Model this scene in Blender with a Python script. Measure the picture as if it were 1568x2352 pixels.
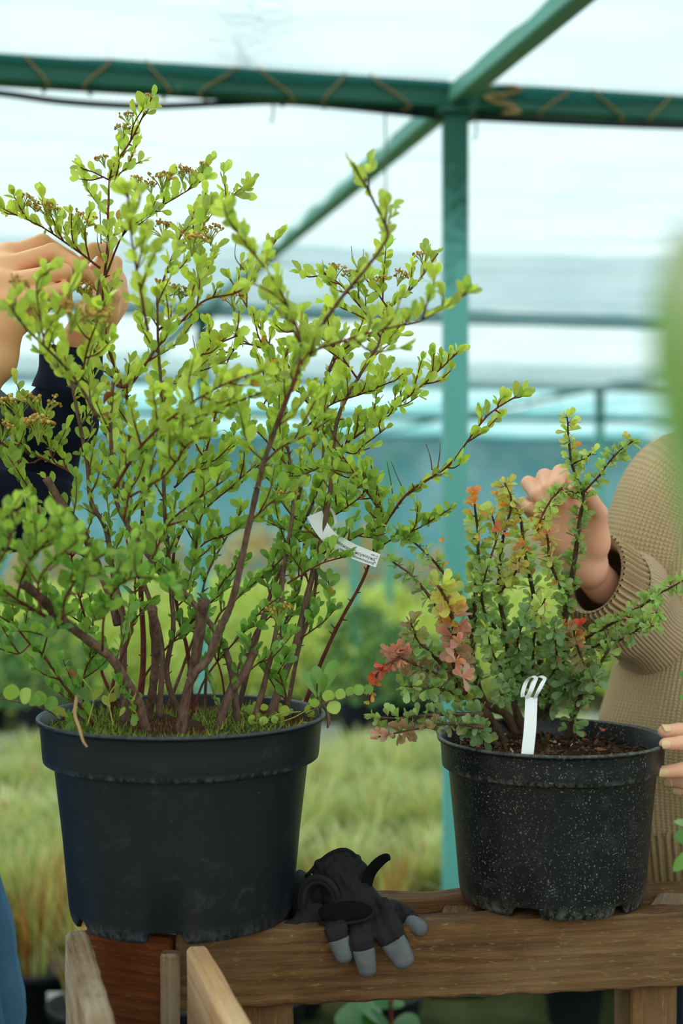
import bpy, math, random
import numpy as np
from mathutils import Vector, Matrix, Quaternion

for o in list(bpy.data.objects):
    bpy.data.objects.remove(o, do_unlink=True)
scene = bpy.context.scene
coll = scene.collection
rnd = random.Random(11)
rng = np.random.default_rng(11)
pi = math.pi

# ------------------------------------------------------------------ camera
F, CX, CY, CZ = 3000.0, 784.0, 1176.0, 1.35          # focal length in pixels of the 1568x2352 frame
cam_d = bpy.data.cameras.new('camera')
cam = bpy.data.objects.new('camera', cam_d)
coll.objects.link(cam)
cam.location = (0, 0, CZ)
cam.rotation_euler = (pi / 2, 0, 0)
cam_d.sensor_fit = 'HORIZONTAL'
cam_d.sensor_width = 24.0
cam_d.lens = 24.0 * F / 1568.0
cam_d.clip_start = 0.02
cam_d.clip_end = 200
cam_d.dof.use_dof = True
cam_d.dof.focus_distance = 1.66
cam_d.dof.aperture_fstop = 2.6
scene.camera = cam

# ------------------------------------------------------------------ world, sun, exposure
w = bpy.data.worlds.new('overcast_sky')
scene.world = w
w.use_nodes = True
bg = w.node_tree.nodes['Background']
bg.inputs['Color'].default_value = (0.90, 0.975, 1.0, 1)
bg.inputs['Strength'].default_value = 1.12
sun_d = bpy.data.lights.new('sun_through_cloud', 'SUN')
sun_d.energy = 3.1
sun_d.angle = math.radians(38)
sun_d.color = (1.0, 0.97, 0.92)
sun = bpy.data.objects.new('sun_through_cloud', sun_d)
coll.objects.link(sun)
sun.rotation_euler = (math.radians(-22), math.radians(-30), 0)
vs = scene.view_settings
vs.view_transform = 'Standard'
vs.look = 'None'
vs.exposure = 0.74
vs.gamma = 1.0
vs.use_curve_mapping = False


def P(x, y, d):
    """point that lies d metres in front of the camera plane"""
    return np.array([(x - CX) / F * d, d, CZ - (y - CY) / F * d])


def px(p):
    return CX + p[0] / p[1] * F, CY - (p[2] - CZ) / p[1] * F


# ------------------------------------------------------------------ node helpers
class NT:
    def __init__(s, name):
        s.m = bpy.data.materials.new(name)
        s.m.use_nodes = True
        s.t = s.m.node_tree
        s.t.nodes.clear()
        s.out = s.n('ShaderNodeOutputMaterial')

    def n(s, typ, **kw):
        nd = s.t.nodes.new(typ)
        for k, v in kw.items():
            if k.startswith('i_'):
                key = k[2:].replace('_', ' ')
                nd.inputs[key].default_value = v
            else:
                setattr(nd, k, v)
        return nd

    def l(s, a, b):
        s.t.links.new(a, b)

    def ramp(s, fac, stops):
        r = s.n('ShaderNodeValToRGB')
        el = r.color_ramp.elements
        while len(el) < len(stops):
            el.new(0.5)
        for e, (p, c) in zip(el, stops):
            e.position = p
            e.color = (*c, 1) if len(c) == 3 else c
        s.l(fac, r.inputs[0])
        return r.outputs[0]

    def noise(s, scale, vec=None, detail=3, rough=0.6, dist=0.0):
        nd = s.n('ShaderNodeTexNoise')
        nd.inputs['Scale'].default_value = scale
        nd.inputs['Detail'].default_value = detail
        nd.inputs['Roughness'].default_value = rough
        nd.inputs['Distortion'].default_value = dist
        if vec is not None:
            s.l(vec, nd.inputs['Vector'])
        return nd.outputs[0]

    def coords(s, kind='Object', scale=(1, 1, 1), rot=(0, 0, 0)):
        tc = s.n('ShaderNodeTexCoord')
        mp = s.n('ShaderNodeMapping')
        mp.inputs['Scale'].default_value = scale
        mp.inputs['Rotation'].default_value = rot
        s.l(tc.outputs[kind], mp.inputs[0])
        return mp.outputs[0]

    def math(s, op, a, b=None, c=None):
        nd = s.n('ShaderNodeMath', operation=op)
        for i, v in enumerate((a, b, c)):
            if v is None:
                continue
            if isinstance(v, (int, float)):
                nd.inputs[i].default_value = v
            else:
                s.l(v, nd.inputs[i])
        return nd.outputs[0]

    def mixc(s, fac, a, b, blend='MIX'):
        nd = s.n('ShaderNodeMix', data_type='RGBA', blend_type=blend)
        for i, v in ((0, fac), (6, a), (7, b)):
            if isinstance(v, (int, float)):
                nd.inputs[i].default_value = v
            elif isinstance(v, tuple):
                nd.inputs[i].default_value = (*v, 1) if len(v) == 3 else v
            else:
                s.l(v, nd.inputs[i])
        return nd.outputs[2]

    def bump(s, h, strength=0.3, dist=0.01):
        nd = s.n('ShaderNodeBump')
        nd.inputs['Strength'].default_value = strength
        nd.inputs['Distance'].default_value = dist
        s.l(h, nd.inputs['Height'])
        return nd.outputs[0]

    def bsdf(s, col, rough=0.6, normal=None, spec=0.4, **kw):
        b = s.n('ShaderNodeBsdfPrincipled')
        if isinstance(col, tuple):
            b.inputs['Base Color'].default_value = (*col, 1)
        else:
            s.l(col, b.inputs['Base Color'])
        if isinstance(rough, (int, float)):
            b.inputs['Roughness'].default_value = rough
        else:
            s.l(rough, b.inputs['Roughness'])
        b.inputs['Specular IOR Level'].default_value = spec
        for k, v in kw.items():
            b.inputs[k.replace('_', ' ')].default_value = v
        if normal is not None:
            s.l(normal, b.inputs['Normal'])
        return b.outputs[0]

    def done(s, shader):
        s.l(shader, s.out.inputs[0])
        return s.m


def hexc(r, g, b):
    f = lambda v: ((v / 255 + 0.055) / 1.055) ** 2.4 if v > 10 else v / 255 / 12.92
    return (f(r), f(g), f(b))


# ------------------------------------------------------------------ mesh helpers
class MB:
    def __init__(s):
        s.V, s.F, s.C, s.U, s.n = [], [], [], [], 0

    def add(s, V, Fc, col=None, uv=None):
        V = np.asarray(V, float)
        s.V.append(V)
        s.F.extend([tuple(i + s.n for i in f) for f in Fc])
        if col is not None:
            c = np.asarray(col, float)
            s.C.append(np.tile(c, (len(V), 1)) if c.ndim == 1 else c)
        if uv is not None:
            s.U.append(np.asarray(uv, float))
        s.n += len(V)
        return s

    def arrays(s):
        return np.concatenate(s.V), s.F, (np.concatenate(s.C) if s.C else None), (np.concatenate(s.U) if s.U else None)


def make_mesh(name, V, Fc, mat, smooth=True, col=None, uv=None):
    me = bpy.data.meshes.new(name)
    V = np.asarray(V, float)
    me.from_pydata(V.tolist(), [], [tuple(int(i) for i in f) for f in Fc])
    if smooth:
        me.polygons.foreach_set('use_smooth', [True] * len(me.polygons))
    if mat is not None:
        me.materials.append(mat)
    if col is not None:
        at = me.color_attributes.new('Col', 'FLOAT_COLOR', 'POINT')
        c4 = np.ones((len(V), 4))
        c4[:, :3] = col
        at.data.foreach_set('color', c4.ravel())
    if uv is not None:
        ul = me.uv_layers.new(name='UVMap')
        idx = np.zeros(len(me.loops), int)
        me.loops.foreach_get('vertex_index', idx)
        ul.data.foreach_set('uv', np.asarray(uv)[idx].ravel())
    me.update()
    return me


def org(root):
    return np.array(root['_o']) if root is not None else np.zeros(3)


ORG = {}


def part(name, V, Fc, mat, root, parent=None, smooth=True, col=None, uv=None, label=None, stuff=False):
    """a mesh child; V in world coordinates"""
    me = make_mesh(name, np.asarray(V, float) - ORG[root.name], Fc, mat, smooth, col, uv)
    o = bpy.data.objects.new(name, me)
    coll.objects.link(o)
    o.parent = parent if parent is not None else root
    if label:
        o['label'] = label
    if stuff:
        o['kind'] = 'stuff'
    return o


def mbpart(name, mb, mat, root, **kw):
    V, Fc, C, U = mb.arrays()
    return part(name, V, Fc, mat, root, col=C, uv=U, **kw)


def thing(name, label, cat, loc, group=None, kind=None):
    o = bpy.data.objects.new(name, None)
    coll.objects.link(o)
    o.location = tuple(float(v) for v in loc)
    o.empty_display_size = 0.05
    ORG[o.name] = np.array(loc, float)
    if kind:
        o['kind'] = kind
    if label:
        o['label'] = label
    if cat:
        o['category'] = cat
    if group:
        o['group'] = group
    return o


def single(name, mb, mat, label=None, cat=None, group=None, kind=None, smooth=True):
    V, Fc, C, U = mb.arrays()
    c = V.mean(0)
    c[2] = V[:, 2].min()
    me = make_mesh(name, V - c, Fc, mat, smooth, C, U)
    o = bpy.data.objects.new(name, me)
    coll.objects.link(o)
    o.location = tuple(c)
    for k, v in (('label', label), ('category', cat), ('group', group), ('kind', kind)):
        if v:
            o[k] = v
    return o


def norm(v):
    v = np.asarray(v, float)
    return v / (np.linalg.norm(v) + 1e-12)


def catmull(pts, n=6):
    pts = [np.asarray(p, float) for p in pts]
    if len(pts) == 2:
        return np.array([pts[0] + (pts[1] - pts[0]) * t for t in np.linspace(0, 1, n + 1)])
    q = [2 * pts[0] - pts[1]] + pts + [2 * pts[-1] - pts[-2]]
    out = []
    for i in range(1, len(q) - 2):
        p0, p1, p2, p3 = q[i - 1], q[i], q[i + 1], q[i + 2]
        for t in np.linspace(0, 1, n, endpoint=False):
            out.append(0.5 * (2 * p1 + (p2 - p0) * t + (2 * p0 - 5 * p1 + 4 * p2 - p3) * t * t + (3 * p1 - p0 - 3 * p2 + p3) * t ** 3))
    out.append(pts[-1])
    return np.array(out)


def frames(C, up=(0, 0, 1)):
    C = np.asarray(C, float)
    T = np.gradient(C, axis=0)
    T /= np.linalg.norm(T, axis=1)[:, None] + 1e-12
    N = np.zeros_like(T)
    n = np.asarray(up, float)
    if abs(np.dot(n, T[0])) > 0.95:
        n = np.array([0.0, 1.0, 0.0])
    for i in range(len(T)):
        n = n - np.dot(n, T[i]) * T[i]
        n = norm(n)
        N[i] = n
    B = np.cross(T, N)
    return T, N, B


def tube(C, r, k=6, caps=True):
    C = np.asarray(C, float)
    r = np.broadcast_to(np.asarray(r, float), (len(C),))
    T, N, B = frames(C)
    a = np.arange(k) * 2 * pi / k
    V = (C[:, None, :] + r[:, None, None] * (np.cos(a)[None, :, None] * N[:, None, :] + np.sin(a)[None, :, None] * B[:, None, :])).reshape(-1, 3)
    Fc = []
    for i in range(len(C) - 1):
        for j in range(k):
            Fc.append((i * k + j, i * k + (j + 1) % k, (i + 1) * k + (j + 1) % k, (i + 1) * k + j))
    if caps:
        Fc.append(tuple(range(k - 1, -1, -1)))
        Fc.append(tuple((len(C) - 1) * k + j for j in range(k)))
    return V, Fc


def loft(C, rx, ry, k=48, up=(0, 0, 1), disp=None, caps=False):
    """tube with elliptical rings, uv in metres (around, along); disp(theta, s, C) moves it outwards"""
    C = np.asarray(C, float)
    n = len(C)
    rx = np.broadcast_to(np.asarray(rx, float), (n,))
    ry = np.broadcast_to(np.asarray(ry, float), (n,))
    T, N, B = frames(C, up)
    s = np.concatenate([[0], np.cumsum(np.linalg.norm(np.diff(C, axis=0), axis=1))])
    a = np.linspace(0, 2 * pi, k + 1)
    A, S = np.meshgrid(a, s)
    D = disp(A, S) if disp is not None else np.zeros_like(A)
    V = C[:, None, :] + ((rx[:, None] + D) * np.cos(A))[..., None] * N[:, None, :] + ((ry[:, None] + D) * np.sin(A))[..., None] * B[:, None, :]
    rm = float(np.mean((rx + ry) / 2))
    UV = np.stack([A * rm, S], -1).reshape(-1, 2)
    V = V.reshape(-1, 3)
    Fc = []
    for i in range(n - 1):
        for j in range(k):
            Fc.append((i * (k + 1) + j, i * (k + 1) + j + 1, (i + 1) * (k + 1) + j + 1, (i + 1) * (k + 1) + j))
    if caps:
        Fc.append(tuple(range(k - 1, -1, -1)))
        Fc.append(tuple((n - 1) * (k + 1) + j for j in range(k)))
    return V, Fc, UV


def lathe(prof, k=96, centre=(0, 0, 0), close=False):
    """prof: list of (r, z)"""
    a = np.arange(k) * 2 * pi / k
    V, Fc = [], []
    for r, z in prof:
        V.append(np.stack([centre[0] + r * np.cos(a), centre[1] + r * np.sin(a), np.full(k, centre[2] + z)], 1))
    for i in range(len(prof) - 1):
        for j in range(k):
            Fc.append((i * k + j, i * k + (j + 1) % k, (i + 1) * k + (j + 1) % k, (i + 1) * k + j))
    return np.concatenate(V), Fc


def wobble(V, amp, freq, seed=0):
    r = np.random.default_rng(seed)
    D = np.zeros_like(V)
    for _ in range(5):
        k = r.normal(size=3) * freq
        D += np.sin(V @ k + r.uniform(0, 6.28))[:, None] * r.normal(size=3) * 0.5
    return V + D * amp


def timber(size, bev=0.003, nx=24, ny=3, nz=4, amp=0.0012, seed=1):
    """sawn timber along local x, centred, edges eased and worn"""
    lx, ly, lz = size
    def axis(L, n):
        h = L / 2
        return np.array([-h] + list(np.linspace(-h + bev, h - bev, n)) + [h])
    ax, ay, az = axis(lx, nx), axis(ly, ny), axis(lz, nz)
    idx, V, Fc = {}, [], []
    def vid(i, j, k):
        key = (i, j, k)
        if key not in idx:
            p = np.array([ax[i], ay[j], az[k]])
            ex = [i in (0, len(ax) - 1), j in (0, len(ay) - 1), k in (0, len(az) - 1)]
            if sum(ex) >= 2:
                for q, (e, L) in enumerate(zip(ex, size)):
                    if e:
                        p[q] -= math.copysign(bev * (0.45 if sum(ex) == 2 else 0.7), p[q])
            idx[key] = len(V)
            V.append(p)
        return idx[key]
    nx_, ny_, nz_ = len(ax), len(ay), len(az)
    for i in range(nx_ - 1):
        for j in range(ny_ - 1):
            Fc.append((vid(i, j, nz_ - 1), vid(i + 1, j, nz_ - 1), vid(i + 1, j + 1, nz_ - 1), vid(i, j + 1, nz_ - 1)))
            Fc.append((vid(i, j, 0), vid(i, j + 1, 0), vid(i + 1, j + 1, 0), vid(i + 1, j, 0)))
        for k in range(nz_ - 1):
            Fc.append((vid(i, 0, k), vid(i + 1, 0, k), vid(i + 1, 0, k + 1), vid(i, 0, k + 1)))
            Fc.append((vid(i, ny_ - 1, k), vid(i, ny_ - 1, k + 1), vid(i + 1, ny_ - 1, k + 1), vid(i + 1, ny_ - 1, k)))
    for j in range(ny_ - 1):
        for k in range(nz_ - 1):
            Fc.append((vid(0, j, k), vid(0, j, k + 1), vid(0, j + 1, k + 1), vid(0, j + 1, k)))
            Fc.append((vid(nx_ - 1, j, k), vid(nx_ - 1, j + 1, k), vid(nx_ - 1, j + 1, k + 1), vid(nx_ - 1, j, k + 1)))
    V = np.array(V)
    V = wobble(V, amp, 55, seed)
    return V, Fc


def timber_part(name, a, b, ly, lz, mat, root, roll=0.0, amp=0.0012, seed=1, label=None, parent=None, nx=24, bev=0.003):
    """board from a to b (centre line), local x along it so the grain follows"""
    a, b = np.asarray(a, float), np.asarray(b, float)
    L = np.linalg.norm(b - a)
    V, Fc = timber((L, ly, lz), bev=bev, nx=nx, amp=amp, seed=seed)
    me = make_mesh(name, V, Fc, mat, False)
    o = bpy.data.objects.new(name, me)
    coll.objects.link(o)
    x = norm(b - a)
    up = np.array([0, 0, 1.0]) if abs(x[2]) < 0.9 else np.array([0, 1.0, 0])
    y = norm(np.cross(up, x))
    z = np.cross(x, y)
    M = Matrix((( x[0], y[0], z[0]), (x[1], y[1], z[1]), (x[2], y[2], z[2]))).to_4x4() @ Matrix.Rotation(roll, 4, 'X')
    off = ORG[root.name] if root is not None else np.zeros(3)
    M.translation = Vector(((a + b) / 2 - off).tolist())
    o.matrix_basis = M
    if root is not None:
        o.parent = parent or root
    if label:
        o['label'] = label
    return o


# --- signed distance modelling for organic shapes
def cap_d(Q, a, b, ra, rb):
    a, b = np.asarray(a, float), np.asarray(b, float)
    ab = b - a
    h = np.clip(((Q - a) @ ab) / (ab @ ab + 1e-12), 0, 1)
    return np.linalg.norm(Q - a - h[..., None] * ab, axis=-1) - (ra + (rb - ra) * h)


def ell_d(Q, c, r):
    q = (Q - np.asarray(c, float)) / np.asarray(r, float)
    k = np.linalg.norm(q, axis=-1)
    return (k - 1) * min(r)


def smin(a, b, k):
    h = np.maximum(k - np.abs(a - b), 0) / k
    return np.minimum(a, b) - h * h * k * 0.25


def surface_net(f, lo, hi, h):
    lo, hi = np.asarray(lo, float), np.asarray(hi, float)
    n = np.maximum(((hi - lo) / h).astype(int) + 2, 3)
    g = [lo[i] + h * np.arange(n[i]) for i in range(3)]
    Q = np.stack(np.meshgrid(*g, indexing='ij'), -1)
    v = f(Q)
    v[[0, -1]] = np.maximum(v[[0, -1]], 1e-4)
    v[:, [0, -1]] = np.maximum(v[:, [0, -1]], 1e-4)
    v[:, :, [0, -1]] = np.maximum(v[:, :, [0, -1]], 1e-4)
    ins = v < 0
    sh = tuple(n - 1)
    acc = np.zeros(sh + (3,))
    cnt = np.zeros(sh)
    corners = [(i, j, k) for i in (0, 1) for j in (0, 1) for k in (0, 1)]
    sl = lambda c: tuple(slice(c[q], c[q] + sh[q]) for q in range(3))
    for a in corners:
        for ax in range(3):
            if a[ax] == 0:
                b = list(a)
                b[ax] = 1
                va, vb = v[sl(a)], v[sl(b)]
                m = ins[sl(a)] != ins[sl(b)]
                t = np.where(m, va / np.where(m, va - vb, 1), 0)
                p = np.array(a, float)[None, None, None, :] + t[..., None] * np.eye(3)[ax]
                acc += np.where(m[..., None], p, 0)
                cnt += m
    act = cnt > 0
    idx = -np.ones(sh, int)
    idx[act] = np.arange(act.sum())
    base = np.stack(np.meshgrid(*[np.arange(q) for q in sh], indexing='ij'), -1)
    V = lo + h * (base[act] + acc[act] / cnt[act][:, None])
    Fc = []
    for ax in range(3):
        o1, o2 = [q for q in range(3) if q != ax]
        a = [slice(None)] * 3
        b = [slice(None)] * 3
        a[ax] = slice(0, n[ax] - 1)
        b[ax] = slice(1, n[ax])
        ch = ins[tuple(a)] != ins[tuple(b)]
        pos = np.argwhere(ch)
        pos = pos[(pos[:, o1] > 0) & (pos[:, o2] > 0) & (pos[:, o1] < n[o1] - 1) & (pos[:, o2] < n[o2] - 1)]
        if not len(pos):
            continue
        e1, e2 = np.eye(3, dtype=int)[o1], np.eye(3, dtype=int)[o2]
        q = [idx[tuple((pos - d1 * e1 - d2 * e2).T)] for d1, d2 in ((0, 0), (1, 0), (1, 1), (0, 1))]
        quads = np.stack(q, 1)
        s = ins[tuple(pos.T)]
        flip = s if ax != 1 else ~s
        quads[~flip] = quads[~flip][:, ::-1]
        Fc.append(quads)
    Fq = np.concatenate(Fc)
    # relax
    e = np.concatenate([Fq[:, [0, 1]], Fq[:, [1, 2]], Fq[:, [2, 3]], Fq[:, [3, 0]]])
    for _ in range(2):
        s_ = np.zeros_like(V)
        c_ = np.zeros(len(V))
        np.add.at(s_, e[:, 0], V[e[:, 1]])
        np.add.at(c_, e[:, 0], 1)
        np.add.at(s_, e[:, 1], V[e[:, 0]])
        np.add.at(c_, e[:, 1], 1)
        V = 0.5 * V + 0.5 * s_ / c_[:, None]
    return V, [tuple(q) for q in Fq.tolist()]


def caps_field(caps, k):
    def f(Q):
        d = None
        for a, b, ra, rb in caps:
            e = cap_d(Q, a, b, ra, rb)
            d = e if d is None else smin(d, e, k)
        return d
    return f


def caps_box(caps, m=0.02):
    lo = np.min([np.minimum(np.asarray(a) - max(ra, rb), np.asarray(b) - max(ra, rb)) for a, b, ra, rb in caps], 0) - m
    hi = np.max([np.maximum(np.asarray(a) + max(ra, rb), np.asarray(b) + max(ra, rb)) for a, b, ra, rb in caps], 0) + m
    return lo, hi


# ------------------------------------------------------------------ materials
def mat_leaf(name, source, rough=0.36, trans=0.5):
    t = NT(name)
    if source == 'object':
        c = t.n('ShaderNodeObjectInfo').outputs['Color']
    else:
        c = t.n('ShaderNodeVertexColor', layer_name='Col').outputs['Color']
    nz = t.noise(90, t.coords('Object'), 2)
    c2 = t.mixc(0.35, c, t.mixc(nz, (0.55, 0.55, 0.55), (1.4, 1.4, 1.4)), 'MULTIPLY')
    b = t.bsdf(c2, rough, spec=0.55)
    tr = t.n('ShaderNodeBsdfTranslucent')
    t.l(t.mixc(1.0, c2, (1.45, 1.35, 0.8), 'MULTIPLY'), tr.inputs[0])
    mx = t.n('ShaderNodeMixShader')
    mx.inputs[0].default_value = trans
    t.l(b, mx.inputs[1])
    t.l(tr.outputs[0], mx.inputs[2])
    return t.done(mx.outputs[0])


LEAF_O = mat_leaf('leaf_single', 'object')
LEAF_V = mat_leaf('leaf_mass', 'vertex')
GRASS_V = mat_leaf('grass_blades', 'vertex', 0.6, 0.3)


def mat_bark(name, c1, c2):
    t = NT(name)
    v = t.coords('Object', (1, 1, 0.35))
    n1 = t.noise(160, v, 4, 0.7)
    n2 = t.noise(25, v, 3)
    col = t.ramp(t.math('ADD', t.math('MULTIPLY', n1, 0.6), t.math('MULTIPLY', n2, 0.4)), [(0.32, c1), (0.66, c2)])
    return t.done(t.bsdf(col, 0.75, t.bump(n1, 0.6, 0.002), spec=0.25))


BARK = mat_bark('spiraea_bark', hexc(38, 25, 20), hexc(138, 106, 86))
BARK_RED = mat_bark('young_red_bark', hexc(58, 24, 20), hexc(128, 66, 48))
BARK_DARK = mat_bark('barberry_bark', hexc(38, 29, 22), hexc(108, 84, 60))


def mat_plastic(name, base, dust, speck, seed, H, band):
    t = NT(name)
    v = t.coords('Object')
    n1 = t.noise(9 + seed, v, 4, 0.65)
    n2 = t.noise(260, v, 2, 0.7)
    n3 = t.noise(38, v, 5, 0.7, 0.6)
    film = t.ramp(n3, [(0.52, (0, 0, 0)), (0.78, (1, 1, 1))])
    big = t.ramp(n1, [(0.40, (0, 0, 0)), (0.75, (1, 1, 1))])
    wear = t.math('MULTIPLY', t.math('MULTIPLY', film, big), 0.38)
    spk = t.ramp(t.noise(330 - seed * 8, v, 1, 0.4), [(speck, (0, 0, 0)), (speck + 0.05, (1, 1, 1))])
    patch = t.ramp(t.noise(22, v, 3), [(0.30, (0.15, 0.15, 0.15)), (0.70, (1, 1, 1))])
    fac = t.math('MAXIMUM', wear, t.math('MULTIPLY', t.math('MULTIPLY', spk, patch), 0.8))
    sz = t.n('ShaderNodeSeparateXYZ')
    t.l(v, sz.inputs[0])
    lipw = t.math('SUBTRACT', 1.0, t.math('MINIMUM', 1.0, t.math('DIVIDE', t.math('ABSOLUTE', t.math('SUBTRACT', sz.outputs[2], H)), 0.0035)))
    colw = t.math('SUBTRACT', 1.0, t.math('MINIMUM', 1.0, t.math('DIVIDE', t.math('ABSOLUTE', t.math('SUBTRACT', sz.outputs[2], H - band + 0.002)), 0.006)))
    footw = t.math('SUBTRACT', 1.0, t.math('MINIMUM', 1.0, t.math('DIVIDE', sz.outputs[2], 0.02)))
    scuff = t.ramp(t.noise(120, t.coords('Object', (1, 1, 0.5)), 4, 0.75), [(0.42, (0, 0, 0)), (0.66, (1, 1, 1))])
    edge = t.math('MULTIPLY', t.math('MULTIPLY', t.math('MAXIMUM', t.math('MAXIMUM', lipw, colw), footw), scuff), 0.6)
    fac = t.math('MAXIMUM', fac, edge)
    col = t.mixc(fac, base, dust)
    rough = t.math('ADD', 0.42, t.math('MULTIPLY', fac, 0.35))
    return t.done(t.bsdf(col, rough, t.bump(n2, 0.25, 0.0008), spec=0.45))


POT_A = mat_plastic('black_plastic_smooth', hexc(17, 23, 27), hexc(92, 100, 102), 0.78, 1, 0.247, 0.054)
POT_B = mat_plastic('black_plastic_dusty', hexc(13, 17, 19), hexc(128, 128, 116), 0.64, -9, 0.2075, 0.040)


def mat_wood(name, dark, light, weather, wfac):
    t = NT(name)
    v = t.coords('Object', (0.6, 1, 1))
    vg = t.coords('Object', (5.0, 130, 130))
    n1 = t.noise(1.0, vg, 6, 0.75, 0.6)
    n2 = t.noise(9, v, 3)
    n3 = t.noise(300, t.coords('Object', (0.25, 1, 1)), 2)
    rings = t.n('ShaderNodeTexWave', wave_type='BANDS', bands_direction='Z')
    rings.inputs['Scale'].default_value = 22
    rings.inputs['Distortion'].default_value = 5
    rings.inputs['Detail'].default_value = 2
    rings.inputs['Detail Scale'].default_value = 1.2
    t.l(t.coords('Object', (0.12, 1, 1)), rings.inputs[0])
    g = t.math('ADD', t.math('MULTIPLY', n1, 0.88), t.math('MULTIPLY', rings.outputs[1], 0.12))
    col = t.ramp(g, [(0.28, dark), (0.72, light)])
    col = t.mixc(t.math('MULTIPLY', t.ramp(n2, [(0.42, (0, 0, 0)), (0.72, (1, 1, 1))]), wfac), col, weather)
    fleck = t.ramp(n3, [(0.62, (0, 0, 0)), (0.72, (1, 1, 1))])
    col = t.mixc(t.math('MULTIPLY', fleck, 0.4), col, weather)
    # knots
    vo = t.n('ShaderNodeTexVoronoi')
    vo.inputs['Scale'].default_value = 6.5
    t.l(t.coords('Object', (1, 1.6, 1.6)), vo.inputs['Vector'])
    kn = t.ramp(vo.outputs['Distance'], [(0.05, (1, 1, 1)), (0.13, (0, 0, 0))])
    col = t.mixc(t.math('MULTIPLY', kn, 0.75), col, tuple(c * 0.35 for c in dark))
    h = t.math('ADD', n1, t.math('MULTIPLY', n3, 0.4))
    return t.done(t.bsdf(col, 0.78, t.bump(h, 0.8, 0.003), spec=0.2))


WOOD_BROWN = mat_wood('timber_brown', hexc(56, 36, 18), hexc(128, 92, 54), hexc(168, 138, 98), 0.3)
WOOD_PALE = mat_wood('timber_pale', hexc(176, 124, 78), hexc(228, 188, 138), hexc(232, 208, 174), 0.5)
WOOD_RED = mat_wood('timber_red', hexc(74, 34, 14), hexc(150, 80, 38), hexc(180, 122, 72), 0.25)
WOOD_GREY = mat_wood('timber_weathered', hexc(88, 68, 46), hexc(172, 142, 106), hexc(206, 190, 166), 0.6)


def mat_green_paint():
    t = NT('green_painted_steel')
    tc = t.n('ShaderNodeNewGeometry')
    sep = t.n('ShaderNodeSeparateXYZ')
    t.l(tc.outputs['Position'], sep.inputs[0])
    run = t.noise(9, t.coords('Object', (3, 3, 0.5)), 4)
    hz = t.math('ADD', sep.outputs[2], t.math('MULTIPLY', t.math('SUBTRACT', run, 0.5), 0.5))
    faded = t.n('ShaderNodeMapRange')
    faded.inputs['From Min'].default_value = 2.28
    faded.inputs['From Max'].default_value = 2.0
    t.l(hz, faded.inputs[0])
    col = t.mixc(faded.outputs[0], hexc(0, 88, 66), hexc(98, 176, 164))
    rust = t.ramp(t.noise(22, t.coords('Object', (1, 1, 0.4)), 5, 0.75), [(0.66, (0, 0, 0)), (0.74, (1, 1, 1))])
    col = t.mixc(t.math('MULTIPLY', rust, 0.55), col, hexc(150, 150, 120))
    return t.done(t.bsdf(col, 0.45, t.bump(run, 0.15, 0.002), spec=0.4))


def plain(name, col, rough=0.6, nscale=40, var=0.25, bump=0.2, bdist=0.002, spec=0.35, **kw):
    t = NT(name)
    n = t.noise(nscale, t.coords('Object'), 4)
    c = t.mixc(n, tuple(v * (1 - var) for v in col), tuple(min(1, v * (1 + var)) for v in col))
    return t.done(t.bsdf(c, rough, t.bump(n, bump, bdist), spec=spec, **kw))


GREEN = mat_green_paint()
GREEN_LIGHT = plain('pale_green_steel', hexc(104, 172, 150), 0.45, 12, 0.12, 0.1)
TWINE = plain('jute_twine', hexc(150, 128, 78), 0.85, 200, 0.3, 0.5)
HOSE = plain('dark_green_hose', hexc(4, 34, 40), 0.5, 60, 0.15)
WIRE = plain('grey_wire', hexc(96, 104, 104), 0.6, 60, 0.15)
DRY = plain('dry_straw', hexc(176, 142, 92), 0.85, 120, 0.25)
LABEL = plain('white_plastic_label', hexc(232, 234, 232), 0.45, 200, 0.04, 0.03)
INK = plain('black_print', hexc(52, 52, 56), 0.6, 200, 0.05, 0.0)
FLOWER = plain('faded_flower_head', hexc(146, 118, 44), 0.8, 300, 0.4, 0.5)
STALK = plain('flower_stalk', hexc(150, 166, 70), 0.7, 100, 0.2)
DEAD = plain('dead_brown_leaf', hexc(132, 78, 40), 0.8, 160, 0.4)
SOIL = plain('potting_soil', hexc(66, 48, 34), 0.95, 70, 0.6, 0.8, 0.006, spec=0.1)
CHIP = None


def mat_vertex(name, rough=0.9, nscale=240, spec=0.15):
    t = NT(name)
    c = t.n('ShaderNodeVertexColor', layer_name='Col').outputs['Color']
    n = t.noise(nscale, t.coords('Object'), 3)
    c = t.mixc(0.6, c, t.mixc(n, (0.4, 0.4, 0.4), (1.6, 1.6, 1.6)), 'MULTIPLY')
    return t.done(t.bsdf(c, rough, t.bump(n, 0.5, 0.002), spec=spec))


CHIP = mat_vertex('bark_chips')


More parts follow.
